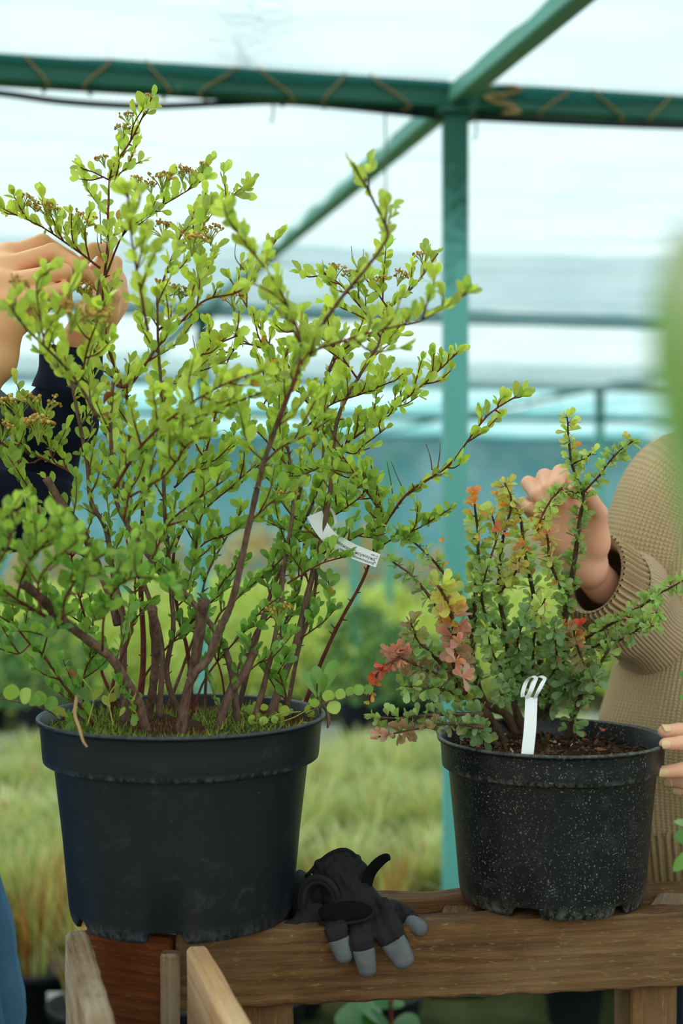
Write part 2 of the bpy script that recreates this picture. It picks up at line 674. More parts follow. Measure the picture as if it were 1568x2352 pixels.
def mat_net(name, tint, cover, weave=0.10, spacing=0.006):
    t = NT(name)
    tr = t.n('ShaderNodeBsdfTransparent')
    tl = t.n('ShaderNodeBsdfTranslucent')
    tl.inputs[0].default_value = (*tint, 1)
    df = t.n('ShaderNodeBsdfDiffuse')
    df.inputs[0].default_value = (*tint, 1)
    m1 = t.n('ShaderNodeMixShader')
    m1.inputs[0].default_value = 0.35
    t.l(tl.outputs[0], m1.inputs[1])
    t.l(df.outputs[0], m1.inputs[2])
    v = t.coords('Object')
    sp = t.n('ShaderNodeSeparateXYZ')
    t.l(v, sp.inputs[0])
    k = 2 * pi / spacing
    w1 = t.math('SINE', t.math('MULTIPLY', sp.outputs[0], k))
    w2 = t.math('SINE', t.math('MULTIPLY', sp.outputs[1], k * 0.8))
    nz = t.noise(1.4, v, 4, 0.6)
    wv = t.math('ADD', t.math('MULTIPLY', t.math('MAXIMUM', w1, w2), weave), t.math('MULTIPLY', t.math('SUBTRACT', nz, 0.5), 0.35))
    f = t.n('ShaderNodeClamp')
    t.l(t.math('ADD', wv, cover), f.inputs[0])
    m2 = t.n('ShaderNodeMixShader')
    t.l(f.outputs[0], m2.inputs[0])
    t.l(tr.outputs[0], m2.inputs[1])
    t.l(m1.outputs[0], m2.inputs[2])
    return t.done(m2.outputs[0])


NET = mat_net('shade_net_white', hexc(162, 182, 184), 0.80, 0.14)
NET2 = mat_net('shade_net_dark_band', hexc(150, 186, 192), 0.44)
NET_TEAL = mat_net('shade_net_teal', hexc(112, 172, 174), 0.64)
NET_DARK = mat_net('windbreak_net_teal', hexc(66, 128, 130), 0.93)
NET_EDGE = mat_net('folded_net_hem', hexc(70, 150, 140), 0.8)


def mat_knit(name, col, period=0.0062, row=0.0048, strength=0.9):
    t = NT(name)
    uv = t.n('ShaderNodeUVMap')
    sp = t.n('ShaderNodeSeparateXYZ')
    t.l(uv.outputs[0], sp.inputs[0])
    u, v = sp.outputs[0], sp.outputs[1]
    au = t.math('ABSOLUTE', t.math('SINE', t.math('MULTIPLY', u, pi / period)))
    su = t.math('ABSOLUTE', t.math('SUBTRACT', t.math('FRACT', t.math('DIVIDE', u, period)), 0.5))
    sv = t.math('SINE', t.math('ADD', t.math('MULTIPLY', v, 2 * pi / row), t.math('MULTIPLY', su, 6.0)))
    h = t.math('ADD', t.math('POWER', au, 0.6), t.math('MULTIPLY', sv, 0.2))
    fz = t.noise(420, t.coords('Object'), 3, 0.8)
    h = t.math('ADD', h, t.math('MULTIPLY', fz, 0.35))
    big = t.noise(14, t.coords('Object'), 3)
    c = t.mixc(big, tuple(q * 0.86 for q in col), tuple(min(1, q * 1.12) for q in col))
    return t.done(t.bsdf(c, 0.92, t.bump(h, strength, 0.004), spec=0.12, Sheen_Weight=0.25))


KNIT = mat_knit('beige_wool_knit', hexc(204, 174, 126))
KNIT_RIB = mat_knit('beige_wool_rib', hexc(190, 160, 112), 0.0046, 0.0042, 0.7)


def mat_denim(name, c1, c2, scale=900):
    t = NT(name)
    v = t.coords('Object', (1, 1, 1), (0, 0.6, 0))
    n = t.noise(scale, v, 2, 0.8)
    n2 = t.noise(12, v, 4)
    c = t.mixc(t.math('ADD', t.math('MULTIPLY', n, 0.55), t.math('MULTIPLY', n2, 0.45)), c1, c2)
    return t.done(t.bsdf(c, 0.9, t.bump(n, 0.4, 0.001), spec=0.15))


JEANS = mat_denim('blue_denim', hexc(28, 70, 104), hexc(104, 152, 184))
SHIRT = mat_denim('navy_shirt_cloth', hexc(12, 15, 28), hexc(40, 44, 66))
SHIRT_CUFF = mat_denim('grey_checked_cuff', hexc(36, 38, 44), hexc(122, 124, 130), 500)


def mat_skin(name, c1, c2):
    t = NT(name)
    n = t.noise(26, t.coords('Object'), 4)
    n2 = t.noise(380, t.coords('Object'), 2)
    c = t.mixc(n, c1, c2)
    return t.done(t.bsdf(c, 0.48, t.bump(n2, 0.12, 0.0006), spec=0.35, Subsurface_Weight=0.22,
                         Subsurface_Radius=(0.012, 0.004, 0.002), Subsurface_Scale=0.6))


SKIN_A = mat_skin('skin_tan', hexc(222, 154, 104), hexc(240, 184, 134))
SKIN_B = mat_skin('skin_fair', hexc(226, 160, 128), hexc(240, 184, 152))
NAIL = plain('beige_nail_polish', hexc(222, 186, 136), 0.25, 100, 0.04, 0.0, spec=0.5)
HAIR = plain('brown_hair', hexc(64, 42, 28), 0.55, 90, 0.3, 0.6)
GLOVE = plain('black_glove_fabric', hexc(36, 33, 34), 0.9, 420, 0.35, 0.6, 0.0012, spec=0.2)
GLOVE_TRIM = plain('black_glove_binding', hexc(22, 21, 22), 0.85, 300, 0.3, 0.4, spec=0.2)
LEATHER = plain('grey_glove_leather', hexc(88, 92, 92), 0.7, 70, 0.45, 0.8, 0.0015, spec=0.3)
VELCRO = plain('black_hook_fastener', hexc(16, 16, 17), 0.95, 900, 0.4, 0.9, 0.001, spec=0.1)
GROUND = None


def mat_ground():
    t = NT('nursery_ground')
    v = t.coords('Object')
    n = t.noise(2.2, v, 5, 0.7)
    n2 = t.noise(30, v, 4, 0.7)
    c = t.ramp(n, [(0.35, hexc(36, 40, 26)), (0.55, hexc(70, 74, 42)), (0.72, hexc(96, 84, 58))])
    c = t.mixc(0.5, c, t.mixc(n2, (0.3, 0.3, 0.3), (1.7, 1.7, 1.7)), 'MULTIPLY')
    return t.done(t.bsdf(c, 0.95, t.bump(n2, 0.6, 0.02), spec=0.1))


GROUND = mat_ground()
PATH = plain('grey_woven_ground_cover', hexc(150, 150, 152), 0.8, 8, 0.25, 0.3, 0.01)
POT_BG = plain('black_nursery_pot', hexc(24, 28, 32), 0.5, 30, 0.3)

# ------------------------------------------------------------------ ground, shade house
U = norm((-0.29, 1.0, 0))          # purlins run this way
W = norm((1.0, 0.19, 0))           # cross beams run this way
A0 = np.array([0.326, 3.75, 0.0])  # foot of the nearest post
ZB = 2.535                         # centre height of the beams
BAY = 4.1
ROW = 4.5

mb = MB()
g = np.linspace(-1, 1, 33)
X, Y = np.meshgrid(g * 30, 14 + g * 26)
Z = 0.02 * np.sin(X * 1.7) * np.cos(Y * 1.3) - 0.02
n_ = len(g)
mb.add(np.stack([X, Y, Z], -1).reshape(-1, 3), [(i * n_ + j, i * n_ + j + 1, (i + 1) * n_ + j + 1, (i + 1) * n_ + j) for i in range(n_ - 1) for j in range(n_ - 1)])
single('floor', mb, GROUND, 'dark weedy earth floor of the shade house', 'ground', kind='structure')

mb = MB()
pts = []
for s in np.linspace(-6, 6, 25):
    c = np.array([0, 7.35, 0.012]) + s * W
    wob = 0.12 * math.sin(s * 1.9)
    pts.append((c - U * (0.75 + wob), c + U * (0.85 - wob)))
Vp = []
for a, b in pts:
    for t_ in np.linspace(0, 1, 5):
        p = a + (b - a) * t_
        p[2] = 0.02 + 0.012 * math.sin(p[0] * 5 + t_ * 4)
        Vp.append(p)
mb.add(Vp, [(i * 5 + j, (i + 1) * 5 + j, (i + 1) * 5 + j + 1, i * 5 + j + 1) for i in range(24) for j in range(4)])
o = single('ground_cover_sheet', mb, PATH, 'pale grey sheet path crossing between the plant beds', 'path')


def box_beam(name, a, b, wy, wz, mat, root):
    return timber_part(name, a, b, wy, wz, mat, root, amp=0.0, bev=0.006, nx=8)


def pt(k, s, z):
    return A0 + U * (k * BAY) + W * (s * ROW) + np.array([0, 0, z])


# posts
post_labels = {
    (0, 0): 'tall green steel post right behind the gap between the two pots',
    (1, 0): 'thin teal post seen through the middle of the tall leafy shrub',
    (2, 1): 'distant dark green post just left of the beige sweater shoulder',
    (2, 0): 'faint pale teal post far behind the tall shrub, left of centre',
}
for (k, s), lab in post_labels.items():
    r = thing('support_post', lab, 'post', pt(k, s, 0))
    box_beam('tube', pt(k, s, -0.05), pt(k, s, ZB), 0.072, 0.072, GREEN, r)
    V, Fc = timber((0.16, 0.16, 0.012), bev=0.002, nx=2, amp=0)
    part('foot_plate', V + pt(k, s, 0.0), Fc, GREEN, r, smooth=False)
    V, Fc = timber((0.11, 0.11, 0.014), bev=0.002, nx=2, amp=0)
    part('cap_plate', V + pt(k, s, ZB - 0.045), Fc, GREEN, r, smooth=False)
for dpt, xp, lab in ((9.0, 815, 'pale post stump standing in the lime shrubs, nearer of two'), (12.0, 893, 'pale thin post among the far lime shrubs, farther of two')):
    q = P(xp, 1176, dpt)
    q[2] = 0
    r = thing('support_post', lab, 'post', q)
    box_beam('tube', q, q + np.array([0, 0, 1.9]), 0.08, 0.08, GREEN_LIGHT, r)
    V, Fc = timber((0.16, 0.16, 0.012), bev=0.002, nx=2, amp=0)
    part('foot_plate', V + q, Fc, GREEN_LIGHT, r, smooth=False)

# cross beams: the near one with its lashings, then the far ones
bl = ['near green cross beam laced with twine along the net hem', 'second green cross beam behind the shrub tops', 'third cross beam, a soft teal line in the distance', 'fourth cross beam at the far end of the roof', 'farthest cross beam above the windbreak net']
beam = None
for k in range(5):
    r = thing('cross_beam', bl[k], 'beam', pt(k, 0, ZB - 0.035))
    box_beam('tube', pt(k, -1.6 - 0.3 * k, ZB), pt(k, 1.6 + 0.3 * k, ZB), 0.06, 0.07, GREEN, r)
    if k == 0:
        beam = r
    # hem of the net draped over the beam, lower edge scalloped
    nS = 120 if k == 0 else 40
    ss = np.linspace(-1.0 if k == 0 else -1.5, 1.0 if k == 0 else 1.5, nS)
    Vh, Fh = [], []
    for i, s in enumerate(ss):
        drop = 0.018 + 0.014 * abs(math.sin(s * 17 + 0.4 * math.sin(s * 5))) + 0.01 * math.sin(s * 31)
        for (yy, zz) in ((0.034, -0.02), (0.036, 0.038), (0.0, 0.044 + 0.006 * math.sin(s * 23)), (-0.036, 0.040), (-0.039, 0.036 - drop)):
            Vh.append(pt(k, s, ZB + zz) + np.array([-W[1], W[0], 0]) * yy)
    for i in range(nS - 1):
        for j in range(4):
            Fh.append((i * 5 + j, (i + 1) * 5 + j, (i + 1) * 5 + j + 1, i * 5 + j + 1))
    part('net_hem', Vh, Fh, NET_EDGE, r)
    if k == 0:
        # twine crosses around the beam
        nrm = np.array([-W[1], W[0], 0])
        for i, s in enumerate(np.arange(-0.62, 0.62, 0.036)):
            if abs(s) < 0.02:
                continue
            lean = rnd.uniform(0.6, 1.2) * 0.011 * (1 if i % 2 else -1)
            loop = [(-lean, -0.036, -0.040), (-lean * 0.6, -0.040, -0.02), (lean * 0.6, -0.041, 0.02), (lean, -0.036, 0.043), (lean * 0.3, 0.036, 0.043), (-lean * 0.5, 0.037, -0.040), (-lean, -0.036, -0.040)]
            C = [pt(0, s + a, ZB + c) + nrm * b for a, b, c in loop]
            part('twine_lashing', *tube(C, 0.0032, 5), TWINE, r)
        C = [pt(0, 0.028 + 0.012 * math.sin(q * 1.3), ZB - 0.05 + 0.012 * q) + nrm * (-0.045 - 0.008 * math.cos(q * 2.0)) for q in np.linspace(0, 8, 30)]
        part('twine_knot', *tube(C, 0.006, 6), TWINE, r)

# purlins
for s, k0, k1, lab in ((0, -0.9, 4, 'green roof purlin crossing overhead past the tall post'), (1, 0.0, 4, 'far right roof purlin above the sweater'), (-1, 0.0, 4, 'far left roof purlin behind the shrub')):
    r = thing('roof_purlin', lab, 'beam', pt(1, s, ZB - 0.03))
    box_beam('tube', pt(k0, s, ZB + 0.006), pt(k1, s, ZB + 0.006), 0.06, 0.055, GREEN_LIGHT if s == 0 else GREEN, r)
    V, Fc = timber((0.1, 0.09, 0.006), bev=0.001, nx=2, amp=0)
    for k in range(0, 4):
        part('bracket', V + pt(k, s, ZB - 0.04), Fc, GREEN, r, smooth=False)

# net roof panels, each sagging a little between the beams
roof = thing('ceiling', 'white shade net roof with sagging panels', 'net roof', pt(1, 0, ZB), kind='structure')


def net_panel(name, k0, k1, s0, s1, mat, sag, z0=0.05, z1=0.05, fold=0.006, n=22):
    V, Fc = [], []
    m = max(12, int(96 * (k1 - k0)))
    per = BAY * (k1 - k0) / 0.37 * 2 * pi
    for i in range(m):
        for j in range(n):
            a, b = i / (m - 1), j / (n - 1)
            pleat = 0.021 * math.sin(a * per + 1.3 * math.sin(b * 5 + s0 * 3 + k0)) * (0.7 + 0.3 * math.sin(b * 8 + a * 11 + k0))
            z = ZB + z0 + (z1 - z0) * a - sag * 4 * a * (1 - a) * (0.7 + 0.3 * math.sin(b * 9 + k0)) + fold * math.sin(a * 37 + b * 7) + fold * math.sin(b * 51 + k0 * 2) + pleat
            V.append(pt(k0 + (k1 - k0) * a, s0 + (s1 - s0) * b, z))
    for i in range(m - 1):
        for j in range(n - 1):
            Fc.append((i * n + j, (i + 1) * n + j, (i + 1) * n + j + 1, i * n + j + 1))
    return part(name, V, Fc, mat, roof)


for k0, k1, mt, sg in ((-1, 0, NET, 0.05), (0, 1, NET, 0.06), (1, 2, NET, 0.09), (2, 3, NET_TEAL, 0.10), (3, 4, NET_TEAL, 0.12)):
    for s0 in ((-1, 0) if k0 < 1 else (-2, -1, 0, 1)):
        net_panel('net_panel', k0, k1, s0, s0 + 1, mt, sg)
for s0 in (-1, 0):  # extra net layers added to darken the roof band ahead of the beams
    net_panel('net_dark_layer', 0.52, 1.0, s0, s0 + 1, NET2, 0.05, 0.0, -0.03)
    net_panel('net_dark_layer', 1.5, 2.0, s0, s0 + 1, NET2, 0.07, 0.0, -0.04)
# windbreak net at the far end
Vw, Fw = [], []
nW = 40
for i in range(nW):
    for j in range(8):
        s = -2.2 + 4.4 * i / (nW - 1)
        z = 0.1 + (ZB - 0.1) * j / 7
        Vw.append(pt(3.9, s, z) + U * 0.05 * math.sin(s * 9 + j * 0.5))
for i in range(nW - 1):
    for j in range(7):
        Fw.append((i * 8 + j, (i + 1) * 8 + j, (i + 1) * 8 + j + 1, i * 8 + j + 1))
mb = MB().add(Vw, Fw)
single('wall_back', mb, NET_DARK, 'dark teal windbreak net hanging at the far end', 'net wall', kind='structure')

# hose slung under the near beam, strings
hz = [(-260, 185, 3.64), (0, 214, 3.62), (150, 234, 3.62), (340, 244, 3.62), (520, 237, 3.66), (640, 234, 3.68), (800, 246, 3.71), (1010, 268, 3.76), (1110, 272, 3.78), (1300, 281, 3.80), (1568, 291, 3.86), (1800, 296, 3.92)]
single('irrigation_hose', MB().add(*tube(catmull([P(*q) for q in hz], 8), 0.0095, 8)), HOSE, 'dark green hose sagging below the near cross beam', 'hose')
single('hanging_string', MB().add(*tube(catmull([P(884, 262, 3.72), P(886, 400, 3.72), P(882, 520, 3.72), P(889, 640, 3.73)], 6), 0.0028, 5)), WIRE, 'thin grey string hanging from the beam left of the tall post', 'string')
single('hanging_string', MB().add(*tube(catmull([P(628, 236, 3.66), P(627, 262, 3.65), P(622, 285, 3.65)], 6), 0.003, 5)), WIRE, 'short dark string end dangling below the beam left of centre', 'string')
single('hanging_string', MB().add(*tube(catmull([P(1092, 268, 3.74), P(1094, 300, 3.74), P(1089, 322, 3.74)], 6), 0.003, 5)), WIRE, 'short string end dangling beside the tall post top', 'string')

# coil of wire with a tuft of straw lying on the net
def on_net(x, y, h=0.06):
    d = (ZB + h - CZ) * F / (CY - y)
    return P(x, y, d)


r = thing('wire_coil', 'tangled thin wire coil with straw caught on the net roof', 'wire', on_net(580, 60))
for i, (x, y, rx_, ry_) in enumerate([(540, 22, 42, 14), (615, 12, 50, 12), (630, 40, 40, 12), (560, 48, 40, 10), (555, 70, 34, 16), (560, 92, 32, 14), (625, 72, 30, 10), (600, 105, 30, 12)]):
    C = [on_net(x + rx_ * math.cos(a), y + ry_ * math.sin(a), 0.075 + 0.004 * i) for a in np.linspace(0, 2 * pi, 25)]
    part('wire_loop', *tube(C, 0.0016, 5, False), WIRE, r)
for i in range(26):
    x0 = 545 + rnd.uniform(-34, 14)
    C = [on_net(538 + rnd.uniform(-6, 14), 92, 0.08), on_net(548 + rnd.uniform(-6, 8), 105, 0.075), on_net(540 + rnd.uniform(0, 36), 125 + rnd.uniform(0, 24), 0.06)] if i < 18 else [on_net(480 + rnd.uniform(-8, 8), 90 + rnd.uniform(-8, 8), 0.075), on_net(520, 96, 0.08), on_net(548, 96, 0.08)]
    part('straw', *tube(catmull(C, 4), 0.0011, 4), DRY, r)
single('straw_blade', MB().add(*tube(catmull([on_net(245, 142, 0.06), on_net(244, 122, 0.08), on_net(258, 100, 0.09)], 6), 0.0022, 5)), DRY, 'single dry straw blade sticking up on the net above the beam', 'straw')


# ------------------------------------------------------------------ background planting
def inside_view(p, m=0.35):
    return abs(p[0]) < 0.2613 * p[1] + m


def tuft_mesh(name, nb, h, spread, cols, seed, wid=0.004, droop=0.35, z0=0.0):
    r = np.random.default_rng(seed)
    mb_ = MB()
    for i in range(nb):
        a = r.uniform(0, 2 * pi)
        b0 = r.uniform(0, 0.3) * spread
        lean = r.uniform(0.1, 1.0) * spread
        hh = h * r.uniform(0.55, 1.1)
        d = np.array([math.cos(a), math.sin(a), 0])
        sd = np.array([-d[1], d[0], 0]) * wid * r.uniform(0.6, 1.4)
        V = []
        for t_ in (0, 0.4, 0.75, 1.0):
            p = d * (b0 + lean * t_ ** 1.6) + np.array([0, 0, z0 + hh * (t_ - droop * 0.4 * t_ ** 3)])
            wv = 1 - 0.85 * t_
            V += [p - sd * wv, p + sd * wv]
        c = np.array(cols[r.integers(len(cols))]) * r.uniform(0.75, 1.25)
        mb_.add(V, [(0, 1, 3, 2), (2, 3, 5, 4), (4, 5, 7, 6)], c)
    V, Fc, C, _ = mb_.arrays()
    return make_mesh(name, V, Fc, GRASS_V, False, C)


def mound_mesh(name, nl, rx, h, cols, seed, leaf=0.03, mat=None, z0=0.08):
    r = np.random.default_rng(seed)
    mb_ = MB()
    for i in range(nl):
        a, cz = r.uniform(0, 2 * pi), r.uniform(0.0, 1) ** 0.8
        rad = rx * math.sqrt(max(0.02, 1 - cz * cz)) * r.uniform(0.72, 1.08) * (1 + 0.18 * math.sin(a * 3 + seed))
        p = np.array([rad * math.cos(a), rad * math.sin(a), z0 + h * cz * r.uniform(0.85, 1.05)])
        n_ = norm(np.array([math.cos(a), math.sin(a), 0.4 + cz]) + r.normal(size=3) * 0.5)
        u = norm(np.cross(n_, r.normal(size=3)))
        v = np.cross(n_, u)
        s = leaf * r.uniform(0.6, 1.3)
        V = [p - u * s, p - v * s * 0.5, p + u * s, p + v * s * 0.5]
        c = np.array(cols[r.integers(len(cols))]) * r.uniform(0.7, 1.25)
        mb_.add(V, [(0, 1, 2, 3)], c)
    V, Fc, C, _ = mb_.arrays()
    return make_mesh(name, V, Fc, mat or GRASS_V, False, C)


def pot_mesh(name, R, H, mat):
    prof = [(R * 0.0, 0.0), (R * 0.74, 0.0), (R * 0.78, 0.006), (R * 0.93, H * 0.84), (R, H * 0.86), (R * 1.03, H), (R * 0.97, H), (R * 0.92, H * 0.8), (0.0, H * 0.8)]
    V, Fc = lathe(prof, 24)
    return make_mesh(name, V, Fc, mat)


pot_small = pot_mesh('pot', 0.085, 0.13, POT_BG)
pot_big = pot_mesh('pot', 0.17, 0.27, POT_BG)
stem_small = make_mesh('stem', *tube(catmull([(0, 0, 0), (0.006, 0.004, 0.15), (0.0, 0.0, 0.3)], 3), [0.008] * 7, 6), DRY)
olive = [hexc(200, 210, 140), hexc(176, 196, 116), hexc(216, 220, 164), hexc(146, 172, 96), hexc(214, 200, 146)]
lime = [hexc(206, 220, 96), hexc(218, 228, 124), hexc(186, 208, 82), hexc(210, 218, 124)]
deep = [hexc(84, 132, 66), hexc(108, 156, 74), hexc(66, 104, 56)]
brownish = [hexc(214, 180, 112), hexc(190, 166, 98), hexc(220, 176, 118), hexc(172, 164, 100)]
dry = [hexc(176, 130, 58), hexc(150, 104, 44), hexc(196, 156, 84), hexc(128, 120, 56)]
tufts = [tuft_mesh('foliage', 420, 0.29, 0.20, olive, 20 + i, 0.0058, 0.5, 0.08) for i in range(4)]
drytuft = [tuft_mesh('foliage', 150, 0.30, 0.11, dry + olive[:2], 40 + i, 0.003, 0.3, 0.10) for i in range(3)]
limes = [mound_mesh('foliage', 1100, 0.42, 0.62, lime, 60 + i, 0.032) for i in range(3)]
deeps = [mound_mesh('foliage', 900, 0.34, 0.55, deep, 70 + i, 0.03, None, 0.25) for i in range(2)]
browns = [mound_mesh('foliage', 1000, 0.62, 1.05, brownish, 80 + i, 0.05) for i in range(3)]
trunk_mesh = make_mesh('stem', *tube(catmull([(0, 0, -0.02), (0.01, 0.01, 0.2), (0.0, -0.01, 0.45)], 4), 0.018, 6), BARK)


def copies(name, meshes, potm, stemm, loc, label, cat, group, sc=1.0):
    o = bpy.data.objects.new(name, None)
    coll.objects.link(o)
    o.location = loc
    o.rotation_euler = (0, 0, rnd.uniform(0, 6.28))
    o.scale = (sc, sc, sc)
    o['label'] = label
    o['category'] = cat
    if group:
        o['group'] = group
    f = bpy.data.objects.new('foliage', rnd.choice(meshes))
    f['kind'] = 'stuff'
    coll.objects.link(f)
    f.parent = o
    for nm, m_ in (('pot', potm), ('stem', stemm)):
        if m_ is not None:
            q = bpy.data.objects.new(nm, m_)
            coll.objects.link(q)
            q.parent = o
    return o


# bed of low potted grasses behind the bench
for i in range(-10, 12):
    for j in range(0, 11):
        p = np.array([0.1, 3.35, 0]) + W * (i * 0.25 + 0.12 * (j % 2)) + U * (j * 0.27)
        p[:2] += rng.uniform(-0.03, 0.03, 2)
        if not inside_view(p, 0.5) or np.linalg.norm(p[:2] - A0[:2]) < 0.17 or p[1] > 6.35 or (p[1] < A0[1] and 940 < px(p)[0] < 1110):
            continue
        if p[1] < 3.95:
            copies('low_potted_plant', drytuft, pot_small, stem_small, p, 'straw coloured low plant in a small black pot, nearest rows below the bench', 'plant', 'dry low plants nearest the bench', rnd.uniform(0.85, 1.15))
        else:
            copies('low_potted_plant', tufts, pot_small, stem_small, p, 'pale olive low plant in a small black pot, bed behind the bench', 'plant', 'olive low plants in the bed behind the bench', rnd.uniform(0.9, 1.2))
# lime shrubs beyond the path
for i in range(-8, 9):
    for j in range(0, 6):
        p = np.array([-0.3, 8.9, 0]) + W * (i * 0.80 + 0.4 * (j % 2)) + U * (j * 0.82)
        p[:2] += rng.uniform(-0.1, 0.1, 2)
        if not inside_view(p, 0.5):
            continue
        copies('lime_shrub', limes, None, trunk_mesh, p, 'bright lime green shrub in the bed beyond the grey path', 'shrub', 'lime shrubs beyond the path', rnd.uniform(0.8, 1.15))
for q, lab, sc in (((835, 7.7), 'dark green potted shrub between the two pots, beyond the path', 1.0), ((905, 8.1), 'dark potted shrub behind the barberry, right of the gap', 0.8), ((985, 7.9), 'dark potted shrub hidden low beside the tall green post', 0.75), ((95, 7.6), 'dark green potted shrub left of the large pot, beyond the path', 0.95), ((-40, 7.9), 'dark potted shrub at the left picture edge beyond the path', 0.9)):
    p = P(q[0], 1176, q[1])
    p[2] = 0.0
    copies('dark_shrub', deeps, pot_big, trunk_mesh, p, lab, 'shrub', None, sc)
for i in range(-7, 8):
    p = np.array([-2.2, 14.6, 0]) + W * (i * 1.15)
    p[:2] += rng.uniform(-0.15, 0.15, 2)
    if inside_view(p, 0.7):
        copies('brown_shrub', browns, None, trunk_mesh, p, 'brownish olive shrub in the hedge before the windbreak net', 'shrub', 'brown hedge shrubs at the far end', rnd.uniform(0.85, 1.1))
# white labels in the near pots and blurred nursery signs farther back
for q, lab in (((98, 2168, 3.55), 'white plant label in the grass left of the bench, upper one'), ((128, 2292, 3.38), 'white plant label in the grass left of the bench, lower one'), ((934, 2318, 3.42), 'white plant label below the bench beside the green post')):
    c = P(*q)
    Vb, Fb = timber((0.045, 0.0015, 0.03), bev=0.0004, nx=3, amp=0)
    m_ = MB().add(Vb + c, Fb)
    Vs, Fs = tube([c + np.array([0, 0.001, 0]), c * np.array([1, 1, 0]) + np.array([0, 0.004, 0.02])], 0.003, 6)
    m_.add(Vs, Fs)
    single('plant_label', m_, LABEL, lab, 'plant label')
# leafy weed with a red stem under the bench
r = thing('leafy_weed', 'broad leaved green weed with a red stem under the bench', 'plant', P(885, 2352, 2.6) * np.array([1, 1, 0]))
c0 = P(895, 2352, 2.6) * np.array([1, 1, 0])
stem_pts = catmull([c0, c0 + np.array([0.01, 0, 0.2]), P(897, 2318, 2.6), P(899, 2296, 2.58)], 5)
part('stem', *tube(stem_pts, 0.004, 6), BARK_RED, r)
WEED_SPOTS = [(P(897, 2312, 2.6), (1.0, -0.5, 0.5), 0.03), (P(897, 2310, 2.6), (-1.0, -0.3, 0.4), 0.035), (P(890, 2345, 2.6), (-0.8, -0.6, 0.3), 0.06), (P(880, 2350, 2.62), (-1, 0.2, 0.2), 0.1), (P(880, 2345, 2.62), (-0.6, -0.4, 0.8), 0.09), (P(900, 2352, 2.6), (1, -0.6, 0.3), 0.06)]
WEED_ROOT = r

# ------------------------------------------------------------------ bench
ZT = 0.85
TBL = thing('timber_bench', 'rough timber pallet bench carrying both black pots', 'bench', (0.1, 1.65, 0.0))


def tp(x, y, z=ZT):
    """point on the level z seen at x, y"""
    return P(x, y, (CZ - z) * F / (y - CY))


def beam_line(X, off=0.0):
    return np.array([X, 1.586 + 0.13 * (X - 0.105) + off, 0])


hb = 0.092
a, b = beam_line(-0.20, 0.021), beam_line(0.75, 0.021)
timber_part('front_rail', a + [0, 0, ZT - hb / 2], b + [0, 0, ZT - hb / 2], 0.042, hb, WOOD_BROWN, TBL, amp=0.0010, seed=3, nx=60)
a, b = beam_line(-0.12, 0.125), beam_line(0.75, 0.125)
timber_part('rear_rail', a + [0, 0, ZT - 0.042], b + [0, 0, ZT - 0.042], 0.035, 0.084, WOOD_BROWN, TBL, amp=0.0016, seed=5, nx=50)
a, b = beam_line(0.42, 0.045), beam_line(0.445, 0.108)
timber_part('cross_block', a + [0, 0, ZT - 0.05], b + [0, 0, ZT - 0.05], 0.05, 0.088, WOOD_GREY, TBL, seed=6, nx=6)
a, b = beam_line(0.15, 0.045), beam_line(0.16, 0.108)
timber_part('cross_block', a + [0, 0, ZT - 0.05], b + [0, 0, ZT - 0.05], 0.05, 0.08, WOOD_BROWN, TBL, seed=7, nx=6)
# boards on edge that run towards the camera
e = np.array([U[0], U[1], 0])
pA = tp(176, 2134)
timber_part('side_board', pA + [0, 0, -0.075] - e * 0.62, pA + [0, 0, -0.075], 0.027, 0.15, WOOD_GREY, TBL, amp=0.0007, seed=8, nx=40, bev=0.005)
pB = tp(462, 2190)
timber_part('side_board', pB + [0, 0, -0.07] - e * 0.56, pB + [0, 0, -0.07] + e * 0.03, 0.024, 0.14, WOOD_PALE, TBL, amp=0.0005, seed=9, nx=40, bev=0.004)
q0, q1 = tp(196, 2140, 0.84), tp(398, 2166, 0.84)
q0[1] += 0.02
q1[1] += 0.02
timber_part('end_board', q0 + [0, 0, -0.075], q1 + [0, 0, -0.075], 0.02, 0.15, WOOD_RED, TBL, amp=0.0014, seed=10, nx=20)
q = tp(392, 2172, 0.84)
timber_part('upright_batten', q + [0, -0.008, -0.80], q + [0, -0.008, -0.004], 0.022, 0.02, WOOD_GREY, TBL, seed=11, nx=30)
for (x, y, dd) in ((618, 2330, 0.0), (1492, 2300, 0.0)):
    X_ = (x - CX) / F * 1.66
    c = beam_line(X_, 0.066)
    timber_part('leg', c + [0, 0, 0.0], c + [0, 0, ZT - 0.012], 0.06, 0.1, WOOD_BROWN, TBL, seed=12 + x, nx=30)
for c in (pA - e * 0.5 + [0.02, 0, 0], pB - e * 0.46 + [0.022, 0, 0]):
    timber_part('leg', c * [1, 1, 0], c * [1, 1, 0] + [0, 0, ZT - 0.02], 0.035, 0.05, WOOD_GREY, TBL, seed=15, nx=20)
c = beam_line(0.385, 0.071)
timber_part('brace', c + [0, 0, 0.5], c + [0.0, 0, ZT - 0.09], 0.012, 0.03, WIRE, TBL, seed=18, nx=8)


